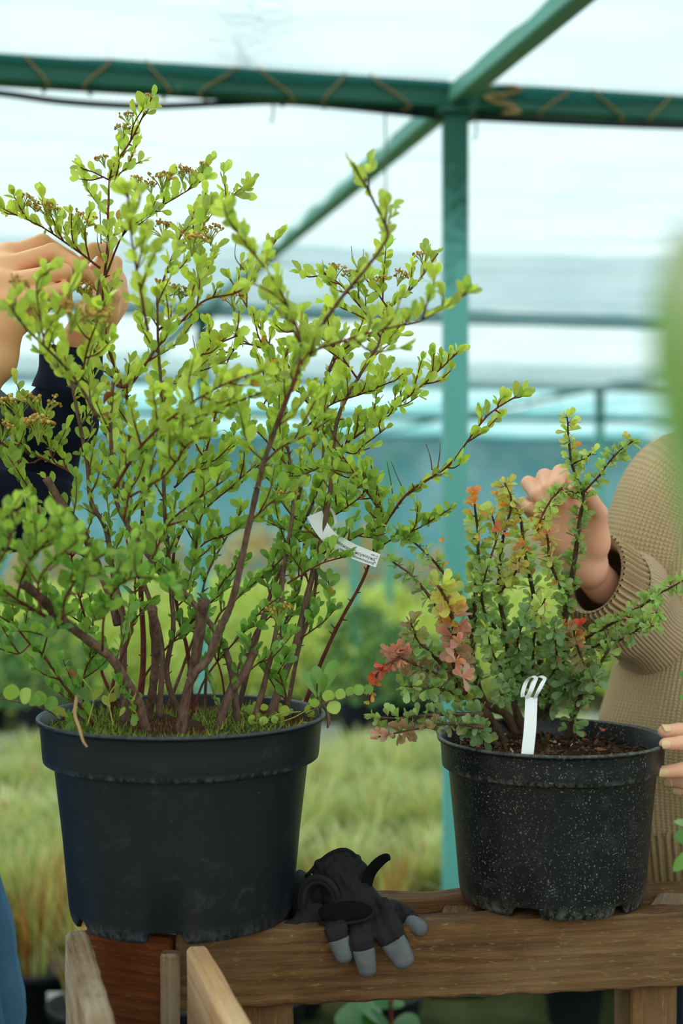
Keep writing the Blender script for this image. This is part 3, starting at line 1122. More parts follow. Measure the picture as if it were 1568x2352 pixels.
# ------------------------------------------------------------------ the two pots
def big_pot(root, c, R, H, band_h, r_band, r_body, r_base, mat, notches, k=192):
    """nursery pot: rolled lip, deep collar, tapered body, foot ring cut by drainage notches"""
    lip = 0.0035
    prof = [(r_base * 0.93, 0.012), (r_base * 0.95, 0.0), (r_base * 0.985, 0.0006), (r_base, 0.006), (r_base + 0.10 * (r_body - r_base), 0.016),
            (r_base + 0.5 * (r_body - r_base), H * 0.42), (r_body, H - band_h - 0.004), (r_body + 0.0005, H - band_h - 0.001), (r_band - 0.004, H - band_h - 0.0004), (r_band - 0.001, H - band_h + 0.0012),
            (r_band, H - band_h + 0.006), ((r_band + R - 0.005) / 2, H - band_h * 0.5), (R - 0.0045, H - 0.007), (R - 0.004, H - 0.0052), (R - 0.0006, H - 0.0045), (R, H - 0.002), (R - 0.0008, H), (R - 0.004, H + 0.0002), (R - 0.0058, H - 0.003),
            (r_band - 0.006, H - band_h * 0.8), (r_body - 0.004, H - band_h - 0.01), (r_base + 0.4 * (r_body - r_base), H * 0.4)]
    V, Fc = lathe(prof, k, c)
    V = V.reshape(len(prof), k, 3)
    ang = np.arange(k) * 2 * pi / k
    for an, half in notches:
        dlt = np.abs((ang - an + pi) % (2 * pi) - pi)
        for j in np.where(dlt < half)[0]:
            f = min(1, (half - dlt[j]) / 0.03)
            for i in range(0, 4):
                V[i, j, 2] = c[2] + max(V[i, j, 2] - c[2], 0.0135 * f)
            V[4, j, 2] = c[2] + 0.0165
    V = V.reshape(-1, 3)
    V[:, :2] = V[:, :2] + 0.0012 * np.sin(3 * np.arctan2(V[:, 1] - c[1], V[:, 0] - c[0]))[:, None] * norm(np.array([0.5, 0.8]))
    o = part('pot', V, Fc, mat, root)
    # floor of the pot
    kk = 48
    a_ = np.arange(kk) * 2 * pi / kk
    Vb = [[c[0], c[1], c[2] + 0.014]] + [[c[0] + r_base * 0.96 * math.cos(q), c[1] + r_base * 0.96 * math.sin(q), c[2] + 0.014] for q in a_]
    part('pot_floor', Vb, [(0, 1 + (j + 1) % kk, 1 + j) for j in range(kk)], mat, root, parent=o)
    return o


LC = np.array([-0.1995, 1.64, ZT + 0.0005])
RC = np.array([0.2747, 1.71, ZT + 0.0005])
SPI = thing('potted_spiraea', 'tall lime green leafy shrub in the larger black plastic pot', 'potted plant', LC)
BAR = thing('potted_barberry', 'low thorny shrub with pink and orange leaves in the dusty black pot', 'potted plant', RC)
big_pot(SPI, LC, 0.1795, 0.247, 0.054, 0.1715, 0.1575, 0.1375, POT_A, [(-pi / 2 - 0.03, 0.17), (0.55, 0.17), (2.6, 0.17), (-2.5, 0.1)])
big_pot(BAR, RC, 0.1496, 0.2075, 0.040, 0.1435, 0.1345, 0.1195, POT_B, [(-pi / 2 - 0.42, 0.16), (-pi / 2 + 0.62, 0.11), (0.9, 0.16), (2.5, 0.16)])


def soil_disc(root, c, R, z, amp, mat, seed):
    n = 40
    V, Fc = [], []
    for i in range(12):
        for j in range(n):
            rr = R * i / 11
            a_ = 2 * pi * j / n
            x_, y_ = rr * math.cos(a_), rr * math.sin(a_)
            V.append([c[0] + x_, c[1] + y_, z + amp * (math.sin(x_ * 60 + seed) * math.cos(y_ * 47) + 0.6 * math.sin(x_ * 130 + y_ * 90)) + amp * 0.8 * (1 - i / 11)])
    for i in range(11):
        for j in range(n):
            Fc.append((i * n + j, i * n + (j + 1) % n, (i + 1) * n + (j + 1) % n, (i + 1) * n + j))
    return part('soil', V, Fc, mat, root)


ZL = LC[2] + 0.247 - 0.016      # soil level left
ZR = RC[2] + 0.2075 - 0.028
soil_disc(SPI, LC, 0.168, ZL, 0.003, SOIL, 1)
soil_disc(BAR, RC, 0.139, ZR, 0.004, SOIL, 2)
# bark chips on the right soil
mb = MB()
for i in range(900):
    a_, rr = rng.uniform(0, 2 * pi), 0.134 * math.sqrt(rng.uniform(0, 1))
    L_ = rng.uniform(0.003, 0.011)
    sz = np.array([L_, L_ * rng.uniform(0.15, 0.5), L_ * rng.uniform(0.1, 0.3)])
    Vc = np.array([[x_, y_, z_] for x_ in (-1, 1) for y_ in (-1, 1) for z_ in (-1, 1)]) * sz * 0.5 * rng.uniform(0.6, 1.2, (8, 3))
    Q = np.array(Quaternion(Vector(norm(rng.normal(size=3)).tolist()), rng.uniform(0, 1.3)).to_matrix())
    R2 = np.array(Matrix.Rotation(rng.uniform(0, 6.28), 3, 'Z'))
    Vc = Vc @ (Q @ R2).T + np.array([RC[0] + rr * math.cos(a_), RC[1] + rr * math.sin(a_), ZR + 0.004 + rng.uniform(0, 0.006)])
    col = np.array([hexc(92, 66, 46), hexc(58, 42, 30), hexc(122, 92, 66), hexc(40, 30, 24)][rng.choice(4, p=[0.4, 0.3, 0.12, 0.18])])
    if rng.uniform() < 0.015:
        col = np.array(hexc(190, 176, 150))
    mb.add(Vc, [(0, 1, 3, 2), (4, 6, 7, 5), (0, 4, 5, 1), (2, 3, 7, 6), (0, 2, 6, 4), (1, 5, 7, 3)], col)
mbpart('bark_mulch', mb, CHIP, BAR, smooth=False, stuff=True)
# moss and dead twigs on the left soil
mb = MB()
for i in range(5200):
    a_, rr = rng.uniform(0, 2 * pi), 0.166 * math.sqrt(rng.uniform(0, 1))
    p = np.array([LC[0] + rr * math.cos(a_), LC[1] + rr * math.sin(a_), ZL])
    patch = math.sin(p[0] * 40 + 1) + math.sin(p[1] * 33 + p[0] * 21)
    h_ = rng.uniform(0.004, 0.012) * (1.4 if patch > 0 else 0.8)
    d_ = norm(rng.normal(size=3) * 0.5 + [0, 0, 1])
    sd = norm(np.cross(d_, rng.normal(size=3))) * 0.0011
    if patch > -0.35:
        col = np.array([hexc(128, 150, 44), hexc(92, 124, 40), hexc(158, 160, 60), hexc(70, 98, 36)][rng.integers(4)])
    else:
        col = np.array([hexc(104, 66, 36), hexc(72, 50, 34), hexc(150, 96, 40), hexc(60, 44, 30)][rng.integers(4)])
    mb.add([p - sd, p + sd, p + d_ * h_], [(0, 1, 2)], col)
mbpart('moss', mb, GRASS_V, SPI, smooth=False, stuff=True)


# ------------------------------------------------------------------ leaves
def leaf_shape(ws, fold, curl, twist=0.0, rows=(0, 0.14, 0.34, 0.56, 0.78, 0.93, 1.0)):
    """unit leaf along +y, face up +z; ws: half widths at the rows"""
    V, Fc = [], []
    ids = []
    for t_, w_ in zip(rows, ws):
        z = -curl * t_ * t_
        if w_ <= 0.001:
            ids.append([len(V)])
            V.append((0, t_, z))
        else:
            ids.append([len(V), len(V) + 1, len(V) + 2])
            tz = twist * t_
            V += [(-w_, t_, z + fold * w_ + tz * w_), (0, t_, z), (w_, t_, z + fold * w_ - tz * w_)]
    for a_, b_ in zip(ids[:-1], ids[1:]):
        if len(a_) == 3 and len(b_) == 3:
            Fc += [(a_[0], a_[1], b_[1], b_[0]), (a_[1], a_[2], b_[2], b_[1])]
        elif len(b_) == 1:
            Fc += [(a_[0], a_[1], b_[0]), (a_[1], a_[2], b_[0])]
        else:
            Fc += [(a_[0], b_[1], b_[0]), (a_[0], b_[2], b_[1])]
    return np.array(V, float), Fc


W_SPI = (0.02, 0.09, 0.20, 0.27, 0.245, 0.13, 0.0)
W_BAR = (0.03, 0.06, 0.12, 0.20, 0.245, 0.17, 0.0)
LEAF_SPI = [leaf_shape(W_SPI, f_, c_, t_) for f_, c_, t_ in ((0.35, 0.12, 0.1), (0.15, 0.22, -0.2), (0.5, 0.02, 0.2), (0.25, -0.1, -0.1))]
LEAF_BAR = [leaf_shape(W_BAR, f_, c_, t_) for f_, c_, t_ in ((0.25, 0.10, 0.0), (0.4, -0.08, 0.15), (0.1, 0.2, -0.15))]
LEAF_SPI_ME = [make_mesh('leaf', v, f_, LEAF_O) for v, f_ in LEAF_SPI]
LEAF_BAR_ME = [make_mesh('leaf', v, f_, LEAF_O) for v, f_ in LEAF_BAR]


def leaf_frame(d, n):
    y = norm(d)
    z = norm(np.asarray(n, float) - np.dot(n, y) * y)
    x = np.cross(y, z)
    return np.stack([x, y, z], 1)


def place_leaves(root, L, shapes, meshes, keep=300, name='leaf'):
    """L: (pos, dir, normal, size, colour, variant). the largest in view become parts, the rest one mass"""
    key = [-(l[3] / l[0][1]) for l in L]
    order = np.argsort(key)
    singles = order[:keep]
    o0 = ORG[root.name]
    for i in singles:
        p, d, n, s, c, v = L[i]
        o = bpy.data.objects.new(name, meshes[v])
        coll.objects.link(o)
        R_ = leaf_frame(d, n) * s
        M = Matrix(R_.tolist()).to_4x4()
        M.translation = Vector((p - o0).tolist())
        o.matrix_basis = M
        o.parent = root
        o.color = (*c, 1)
    mb_ = MB()
    for i in order[keep:]:
        p, d, n, s, c, v = L[i]
        V, Fc = shapes[v]
        mb_.add(V @ (leaf_frame(d, n) * s).T + p, Fc, np.array(c))
    if mb_.n:
        mbpart('foliage', mb_, LEAF_V, root, stuff=True)


UP = np.array([0, 0, 1.0])
SAMPLES = []          # (px, py, d) of everything grown so far, to hang side branches on


def near_depth(x, y):
    S = np.array(SAMPLES)
    i = np.argmin((S[:, 0] - x) ** 2 + (S[:, 1] - y) ** 2)
    return S[i, 2]


def stem_curve(p2, d0, d1, zsoil, n=7):
    p2 = np.array(p2, float)
    if d0 is None:
        y = p2[0][1]
        d0 = (CZ - zsoil) * F / (y - CY)
    elif d0 == 'auto':
        d0 = near_depth(*p2[0])
    s = np.concatenate([[0], np.cumsum(np.linalg.norm(np.diff(p2, axis=0), axis=1))])
    s /= s[-1]
    pts = [P(x, y, d0 + (d1 - d0) * t_ ** 1.1) for (x, y), t_ in zip(p2, s)]
    C = catmull(pts, n)
    for c in C:
        SAMPLES.append((*px(c), c[1]))
    return C


def arclen(C):
    return np.concatenate([[0], np.cumsum(np.linalg.norm(np.diff(C, axis=0), axis=1))])


def at_len(C, S, s):
    i = min(max(np.searchsorted(S, s) - 1, 0), len(C) - 2)
    t_ = (s - S[i]) / max(S[i + 1] - S[i], 1e-9)
    return C[i] + (C[i + 1] - C[i]) * t_, norm(C[i + 1] - C[i])


def poly_in(x, y, poly):
    c = False
    j = len(poly) - 1
    for i in range(len(poly)):
        xi, yi = poly[i]
        xj, yj = poly[j]
        if (yi > y) != (yj > y) and x < (xj - xi) * (y - yi) / (yj - yi) + xi:
            c = not c
        j = i
    return c


# ------------------------------------------------------------------ the tall shrub
# (outline pixels from base to tip, start depth, end depth, base radius, tip radius, first leafy fraction, twig spacing in m (0 = bare), kind of bark)
SP = [
    # main stems rising from the pot
    ([(617, 1660), (642, 1577), (681, 1473), (711, 1349), (741, 1224), (761, 1100), (768, 1000), (783, 939), (821, 870), (875, 775), (890, 706), (951, 652), (1005, 580)], None, 1.68, .0085, .0012, .42, .026, 0),
    ([(415, 1690), (428, 1597), (448, 1543), (477, 1513), (501, 1447), (529, 1391), (553, 1303), (574, 1198), (606, 1065), (634, 988), (669, 900), (703, 824), (737, 756), (783, 687), (837, 625), (879, 568), (895, 535), (879, 490), (844, 423), (814, 372)], None, 1.32, .0085, .0012, .45, .034, 0),
    ([(691, 1640), (736, 1523), (780, 1428), (834, 1330), (869, 1236), (904, 1176), (946, 1127), (1034, 1068), (1086, 1001), (1130, 950), (1200, 905)], None, 1.62, .0048, .001, .42, .032, 1),
    ([(338, 1690), (318, 1617), (288, 1563), (259, 1513), (235, 1494), (184, 1456), (143, 1423), (110, 1390), (77, 1357), (54, 1342)], None, 1.41, .0072, .005, .2, .05, 0),
    ([(288, 1668), (283, 1548), (283, 1423), (262, 1330), (245, 1220), (209, 1155), (202, 1079), (184, 977), (170, 905), (160, 840)], None, 1.62, .0075, .002, .42, .03, 0),
    ([(547, 1672), (537, 1572), (517, 1488), (487, 1438), (423, 1359), (348, 1284), (285, 1190), (262, 1120), (258, 1040), (256, 964), (262, 880)], None, 1.54, .0066, .002, .35, .028, 0),
    ([(338, 1664), (348, 1597), (356, 1498), (348, 1398)], None, 1.55, .0062, .0058, .3, 0, 0),
    ([(497, 1682), (527, 1597), (562, 1548), (587, 1493)], None, 1.60, .0062, .0055, .2, .05, 0),
    ([(497, 1655), (547, 1538), (597, 1438), (641, 1349), (661, 1249), (690, 1120), (735, 960), (750, 860), (790, 760)], None, 1.76, .006, .0012, .45, .026, 0),
    ([(229, 1682), (169, 1602), (134, 1558), (99, 1508), (68, 1480), (30, 1438), (-30, 1400)], None, 1.52, .0034, .001, .2, .034, 1),
    ([(413, 1650), (383, 1548), (398, 1448), (393, 1349), (380, 1200), (375, 1050), (371, 901), (364, 796), (362, 680)], None, 1.53, .0055, .0014, .3, .03, 0),
    ([(440, 1640), (433, 1508), (408, 1398), (400, 1270), (440, 1170), (470, 1050), (500, 930)], None, 1.66, .0048, .0012, .35, .03, 1),
    ([(318, 1645), (330, 1500), (322, 1300), (330, 1100), (300, 940), (250, 800), (238, 690), (248, 560), (250, 470), (256, 390), (300, 322), (348, 222)], None, 1.68, .0062, .001, .45, .034, 1),
    ([(365, 1660), (372, 1480), (330, 1330), (304, 1230), (280, 1090), (235, 960), (200, 840), (215, 740), (232, 640)], None, 1.69, .0055, .0015, .4, .03, 0),
    ([(580, 1668), (610, 1560), (640, 1420), (655, 1290), (672, 1180), (668, 1080), (641, 878), (626, 809), (561, 694), (527, 640)], None, 1.70, .0055, .001, .5, .03, 0),
    ([(540, 1650), (575, 1520), (610, 1400), (660, 1270), (720, 1150), (740, 1060), (742, 960)], None, 1.74, .0052, .0016, .4, .03, 0),
    ([(470, 1635), (476, 1520), (497, 1426), (536, 1384), (641, 1293), (700, 1230), (780, 1180)], None, 1.74, .0034, .001, .4, .026, 0),
    ([(655, 1650), (686, 1488), (716, 1398), (731, 1299), (752, 1210)], None, 1.70, .0046, .002, .5, .06, 0),
    ([(255, 1668), (262, 1560), (300, 1450), (310, 1330), (290, 1240)], None, 1.60, .0036, .0012, .45, .035, 1),
    ([(310, 1655), (330, 1560), (400, 1470), (470, 1400), (520, 1330), (560, 1290)], None, 1.66, .003, .001, .45, .032, 1),
    ([(380, 1640), (420, 1530), (450, 1440), (470, 1330), (520, 1230), (560, 1160)], None, 1.74, .0036, .001, .4, .03, 0),
    ([(430, 1668), (470, 1560), (540, 1470), (600, 1400), (640, 1370)], None, 1.60, .0026, .001, .45, .034, 1),
    ([(590, 1640), (620, 1520), (650, 1440), (690, 1340), (700, 1250), (720, 1180)], None, 1.76, .0042, .0014, .4, .03, 0),
    ([(280, 1640), (240, 1560), (220, 1480), (190, 1400), (170, 1320), (160, 1250)], None, 1.66, .0036, .0012, .4, .032, 1),
    ([(520, 1640), (505, 1540), (470, 1470), (430, 1440), (400, 1420)], None, 1.72, .0026, .001, .5, .034, 1),
    ([(210, 1665), (190, 1600), (200, 1530), (240, 1480)], None, 1.58, .0022, .001, .3, .03, 1),
    ([(640, 1655), (655, 1600), (640, 1540), (660, 1500)], None, 1.64, .0018, .0009, .3, .03, 1),
    # sawn stubs
    ([(440, 1556), (448, 1510), (467, 1379)], 1.576, 1.556, .0072, .0068, 1, 0, 0),
    ([(270, 1436), (255, 1372), (224, 1295), (191, 1219), (143, 1155), (106, 1096)], 'auto', 1.60, .0062, .005, .4, .05, 0),
    # side branches, left top
    ([(249, 413), (215, 396), (187, 385)], 'auto', 1.68, .0014, .0008, .2, .02, 1),
    ([(254, 430), (280, 395), (322, 370)], 'auto', 1.68, .0014, .0008, .2, .02, 1),
    ([(240, 640), (280, 545), (321, 507), (371, 474), (421, 444), (469, 411)], 'auto', 1.68, .0022, .0008, .3, .017, 1),
    ([(362, 680), (400, 580), (429, 524), (490, 484), (540, 445), (580, 412)], 'auto', 1.66, .002, .0008, .15, .019, 1),
    ([(230, 616), (165, 567), (92, 519), (40, 494), (8, 478)], 'auto', 1.64, .0022, .0008, .12, .016, 1),
    ([(340, 760), (325, 674), (310, 590), (302, 524), (295, 446)], 1.37, 1.30, .0022, .0009, .1, .022, 1),
    ([(362, 760), (440, 690), (470, 620), (450, 540), (490, 470)], 'auto', 1.70, .002, .0008, .1, .02, 1),
    ([(256, 880), (297, 883), (360, 796), (413, 740), (470, 690), (560, 660), (640, 540)], 1.55, 1.56, .003, .0009, .05, .02, 1),
    ([(223, 957), (184, 887), (147, 841), (101, 792), (55, 749), (18, 695)], 1.50, 1.345, .0032, .001, .1, .018, 0),
    ([(101, 792), (92, 720), (85, 650), (110, 620)], 1.37, 1.345, .0016, .0008, .1, .018, 1),
    ([(184, 887), (200, 800), (225, 730), (240, 700)], 1.48, 1.41, .0018, .0009, .1, .02, 1),
    # left middle
    ([(176, 1091), (122, 1063), (51, 1035), (10, 1020), (-30, 960)], 'auto', 1.62, .0026, .001, .1, .019, 1),
    ([(104, 1240), (85, 1165), (60, 1100), (40, 1050), (30, 960), (45, 920)], 1.60, 1.62, .0028, .001, .1, .022, 1),
    ([(122, 1063), (110, 1000), (90, 950)], 'auto', 1.62, .0016, .0008, .1, .018, 1),
    ([(138, 1433), (94, 1410), (38, 1377), (-10, 1340), (-60, 1290)], 'auto', 1.345, .003, .001, .1, .026, 1),
    ([(-40, 1330), (10, 1270), (30, 1210), (20, 1170)], 1.32, 1.30, .002, .001, .05, .017, 1),
    ([(38, 1377), (60, 1300), (110, 1240), (150, 1200)], 'auto', 1.32, .002, .001, .2, .018, 1),
    ([(94, 1410), (90, 1330), (130, 1280), (180, 1240)], 1.37, 1.30, .002, .001, .3, .019, 1),
    ([(143, 1423), (150, 1370), (190, 1310), (240, 1270)], 1.41, 1.345, .002, .001, .3, .02, 1),
    ([(235, 1494), (240, 1420), (260, 1360), (300, 1330), (350, 1330)], 1.48, 1.32, .0022, .001, .3, .018, 1),
    ([(98, 1501), (120, 1440), (170, 1400)], 'auto', 1.41, .0014, .0008, .3, .03, 1),
    ([(68, 1480), (40, 1500), (-20, 1480)], 'auto', 1.50, .0014, .0008, .3, .03, 1),
    # middle, near and soft
    ([(262, 1120), (330, 1020), (420, 940), (520, 880), (610, 850)], 1.48, 1.345, .003, .001, .12, .017, 1),
    ([(375, 1050), (430, 980), (500, 940), (600, 900)], 1.50, 1.40, .002, .001, .1, .017, 1),
    ([(300, 1140), (380, 1090), (430, 1020), (480, 1000)], 1.48, 1.37, .002, .001, .1, .018, 1),
    ([(285, 1190), (300, 1120), (330, 1060), (360, 1000)], 1.50, 1.47, .002, .001, .1, .018, 1),
    ([(348, 1284), (390, 1200), (450, 1150), (520, 1100)], 1.52, 1.50, .002, .001, .1, .02, 1),
    ([(371, 901), (430, 850), (480, 800), (545, 770)], 'auto', 1.56, .002, .001, .1, .018, 1),
    ([(450, 1260), (466, 1180), (530, 1120), (588, 1068)], 1.66, 1.66, .0018, .0008, .05, .018, 1),
    ([(400, 1120), (452, 1072), (500, 1045), (540, 1022)], 1.64, 1.64, .0018, .0008, .05, .016, 1),
    ([(430, 1300), (466, 1251), (520, 1225), (580, 1195)], 1.66, 1.66, .0018, .0008, .05, .02, 1),
    # right top, near and soft
    ([(640, 970), (703, 824), (800, 780), (883, 756), (978, 729), (1070, 672)], 1.40, 1.345, .0026, .0009, .18, .0165, 1),
    ([(669, 900), (690, 800), (660, 700), (615, 625), (570, 570), (530, 515)], 1.37, 1.345, .0024, .0009, .15, .0175, 1),
    ([(606, 1065), (640, 1030), (700, 1000), (760, 960)], 'auto', 1.48, .0018, .0008, .2, .022, 1),
    ([(574, 1198), (630, 1150), (690, 1120)], 'auto', 1.50, .0018, .0008, .2, .024, 1),
    # right, sharp
    ([(765, 1040), (830, 995), (886, 952), (940, 910), (991, 868), (1053, 808)], 'auto', 1.64, .0024, .0009, .1, .0135, 1),
    ([(700, 985), (760, 930), (830, 905), (905, 875)], 1.70, 1.66, .002, .0008, .1, .016, 1),
    ([(765, 1000), (800, 1040), (851, 1010), (885, 985)], 'auto', 1.64, .0016, .0008, .2, .02, 1),
    ([(890, 1195), (851, 1145), (820, 1096), (785, 1045)], 'auto', 1.58, .002, .0009, .05, .015, 1),
    ([(876, 1254), (915, 1230), (963, 1211), (1037, 1165)], 'auto', 1.62, .0016, .0008, .12, .019, 1),
    ([(740, 1270), (777, 1254), (827, 1229), (875, 1208)], 'auto', 1.64, .0016, .0008, .1, .017, 1),
    ([(660, 1340), (683, 1327), (735, 1296), (799, 1278)], 1.66, 1.64, .0018, .0008, .2, .018, 1),
    ([(745, 1200), (790, 1170), (830, 1140), (850, 1110)], 'auto', 1.66, .0016, .0008, .1, .019, 1),
    ([(765, 1070), (700, 1080), (640, 1130), (610, 1160)], 'auto', 1.70, .0018, .0008, .15, .02, 1),
    ([(735, 1240), (690, 1200), (660, 1170), (620, 1100)], 'auto', 1.70, .0018, .0008, .15, .02, 1),
    ([(742, 960), (690, 900), (680, 830), (700, 770)], 'auto', 1.74, .002, .0008, .15, .02, 1),
    ([(750, 860), (790, 800), (850, 770), (920, 770)], 'auto', 1.72, .002, .0008, .15, .018, 1),
    ([(875, 775), (840, 720), (790, 660), (745, 625)], 'auto', 1.68, .0018, .0008, .2, .017, 1),
    ([(890, 706), (860, 665), (830, 630)], 'auto', 1.68, .0016, .0008, .2, .02, 1),
    ([(821, 870), (770, 800), (720, 770), (660, 760)], 'auto', 1.70, .0018, .0008, .2, .02, 1),
    ([(626, 809), (560, 790), (520, 810), (480, 790)], 'auto', 1.66, .0016, .0008, .1, .017, 1),
    ([(600, 940), (640, 860), (660, 800)], 1.70, 1.68, .0016, .0008, .2, .022, 1),
    ([(668, 1080), (610, 1010), (560, 960), (520, 900)], 'auto', 1.72, .002, .0008, .15, .022, 1),
    ([(681, 1473), (740, 1430), (770, 1400)], 'auto', 1.66, .0014, .0008, .3, .03, 1),
    ([(597, 1438), (640, 1400), (680, 1380)], 'auto', 1.74, .0014, .0008, .3, .035, 1),
    ([(711, 1349), (690, 1290), (650, 1260)], 'auto', 1.68, .0016, .0008, .2, .03, 1),
    ([(562, 1548), (620, 1500), (660, 1450)], 'auto', 1.62, .0014, .0008, .3, .035, 1),
]
OUTLINE = [(-80, 1540), (-80, 940), (20, 860), (100, 880), (60, 780), (0, 690), (40, 620), (120, 600), (60, 530), (0, 500), (0, 430), (120, 445), (200, 470), (170, 370), (190, 335), (240, 345), (330, 190), (365, 220), (315, 350), (340, 375), (475, 360), (585, 400), (585, 430), (500, 520), (520, 490), (560, 500), (600, 560), (645, 525), (640, 580), (720, 610), (800, 595), (850, 590), (800, 380), (840, 355), (910, 480), (950, 545), (915, 600), (960, 565), (1015, 570), (1000, 640), (950, 680), (1075, 650), (1070, 700), (960, 760), (940, 790), (1060, 795), (1040, 850), (940, 930), (900, 970), (900, 1010), (960, 1030), (1050, 1020), (1090, 940), (1200, 890), (1215, 920), (1120, 980), (1060, 1080), (970, 1140), (1045, 1160), (1030, 1190), (930, 1250), (880, 1300), (800, 1400), (770, 1470), (690, 1560), (560, 1600), (300, 1620), (100, 1580)]

SPI_LEAVES = []


def spi_colour(p):
    f_ = min(1, max(0, (p[2] - 1.22) / 0.30 + rng.normal() * 0.12))
    a_, b_ = np.array(hexc(128, 176, 80)), np.array(hexc(198, 218, 98))
    c = (a_ + (b_ - a_) * f_) * rng.uniform(0.62, 1.22)
    r_ = rng.uniform()
    if r_ < 0.004:
        c = np.array(hexc(196, 150, 60))
    elif r_ < 0.12:
        c = c * np.array([0.72, 0.86, 0.9])
    return c


def leafy_twig(C, size, gap, start=0.0):
    S = arclen(C)
    s = S[-1] * start + gap * rng.uniform(0.2, 0.8)
    side = 1
    while s < S[-1]:
        p, ax = at_len(C, S, s)
        lat = norm(np.cross(ax, UP) + 1e-3)
        d = norm(ax * 0.55 + UP * rng.uniform(0.25, 0.75) + lat * side * rng.uniform(0.1, 0.8) + rng.normal(size=3) * 0.22)
        n_ = norm(rng.normal(size=3) * 0.7 + np.array([0, -0.55, 0.35]) + np.cross(d, lat) * 0.4)
        sz = size * rng.uniform(0.62, 1.15)
        SPI_LEAVES.append((p, d, n_, sz, spi_colour(p), int(rng.integers(4))))
        if rng.uniform() < 0.6:
            d2 = norm(d + rng.normal(size=3) * 0.55)
            SPI_LEAVES.append((p, d2, norm(rng.normal(size=3) + [0, -0.4, 0.3]), sz * rng.uniform(0.45, 0.8), spi_colour(p), int(rng.integers(4))))
        side = -side
        s += gap * rng.uniform(0.7, 1.35)
    # tip pair
    p, ax = C[-1], norm(C[-1] - C[-2])
    for q in range(2):
        SPI_LEAVES.append((p, norm(ax + rng.normal(size=3) * 0.3), norm(rng.normal(size=3) + [0, -0.6, 0.3]), size * rng.uniform(0.5, 0.9), spi_colour(p), int(rng.integers(4))))


for (p2, d0, d1, r0, r1, lf, tw, bk) in SP:
    C = stem_curve(p2, d0, d1, ZL - 0.004)
    r0 *= 0.84
    C = C + np.cumsum(rng.normal(size=C.shape) * 0.00014, axis=0)
    S = arclen(C)
    rr = r0 + (r1 - r0) * (S / S[-1]) ** 0.52
    rr = rr * (1 + (0.05 * np.sin(S * 160) + 0.04 * np.sin(S * 410)) * (r0 > 0.003))
    mb = MB().add(*tube(C, rr, 8 if r0 > 0.003 else 6))
    # little buds and snags
    if r0 > 0.003:
        for q in range(int(S[-1] / 0.03)):
            p, ax = at_len(C, S, rng.uniform(0.05, 0.95) * S[-1])
            d = norm(np.cross(ax, rng.normal(size=3)) + ax * 0.5)
            L_ = rng.uniform(0.004, 0.010)
            mb.add(*tube([p, p + d * L_], [0.0014, 0.0006], 4))
    if tw > 0:
        leafy_twig(C, 0.0205, 0.0085 if r0 < 0.003 else 0.015, lf)
        s = lf * S[-1]
        while s < S[-1] * 0.985:
            p, ax = at_len(C, S, s)
            f_ = (s / S[-1])
            for att in range(5):
                lat = norm(np.cross(ax, rng.normal(size=3)))
                d = norm(ax * rng.uniform(0.5, 1.0) + lat * rng.uniform(0.5, 1.0) + UP * 0.25)
                L_ = rng.uniform(0.020, 0.092) * (1.15 - 0.65 * f_) * (1.0 if r0 > 0.003 else 0.72)
                e_ = p + d * L_ + UP * L_ * 0.15
                if poly_in(*px(e_), OUTLINE):
                    break
            else:
                s += tw
                continue
            m_ = p + d * L_ * 0.5 + rng.normal(size=3) * L_ * 0.06
            T_ = catmull([p, m_, e_], 3)
            mb.add(*tube(T_, np.linspace(min(0.0013, rr.min() + .0004), 0.0006, len(T_)), 5))
            leafy_twig(T_, 0.0205 * rng.uniform(0.8, 1.1), 0.0068, 0.1)
            s += tw * rng.uniform(0.7, 1.4)
    mbpart('stem', mb, BARK_RED if bk else BARK, SPI)

# bare dead twigs
for q in ([(905, 1165), (898, 1110), (888, 1060)], [(932, 1137), (912, 1095), (898, 1060)], [(992, 1080), (988, 1050), (978, 1020)], [(1005, 1075), (1010, 1040), (1010, 1018)], [(232, 560), (230, 500), (228, 455)], [(238, 600), (225, 560), (222, 520)], [(440, 860), (448, 810), (442, 770)], [(560, 620), (540, 590), (543, 545)], [(835, 640), (812, 600), (806, 565)], [(838, 640), (834, 600), (834, 572)]):
    C = stem_curve(q, 'auto', near_depth(*q[0]), ZL)
    mbpart('dead_twig', MB().add(*tube(C, np.linspace(0.0009, 0.0004, len(C)), 5)), BARK, SPI)
# a pale dead stalk hanging over the rim
C = catmull([P(176, 1600, 1.55), P(172, 1640, 1.50), P(182, 1672, 1.462), P(190, 1700, 1.458), P(200, 1716, 1.458)], 5)
mbpart('dead_stalk', MB().add(*tube(C, np.linspace(0.0024, 0.0012, len(C)), 6)), DRY, SPI)
C = catmull([P(742, 1618, 1.62), P(752, 1632, 1.62), P(755, 1655, 1.62), P(752, 1672, 1.62)], 5)
mbpart('dead_twig', MB().add(*tube(C, [0.0008, 0.001, 0.0012, 0.0014, 0.0016, 0.0018, 0.002, 0.002, 0.002, 0.0022, 0.0022, 0.002, 0.002, 0.0016, 0.0014, 0.001][:len(C)], 6)), BARK, SPI)
place_leaves(SPI, SPI_LEAVES, LEAF_SPI, LEAF_SPI_ME, 300)

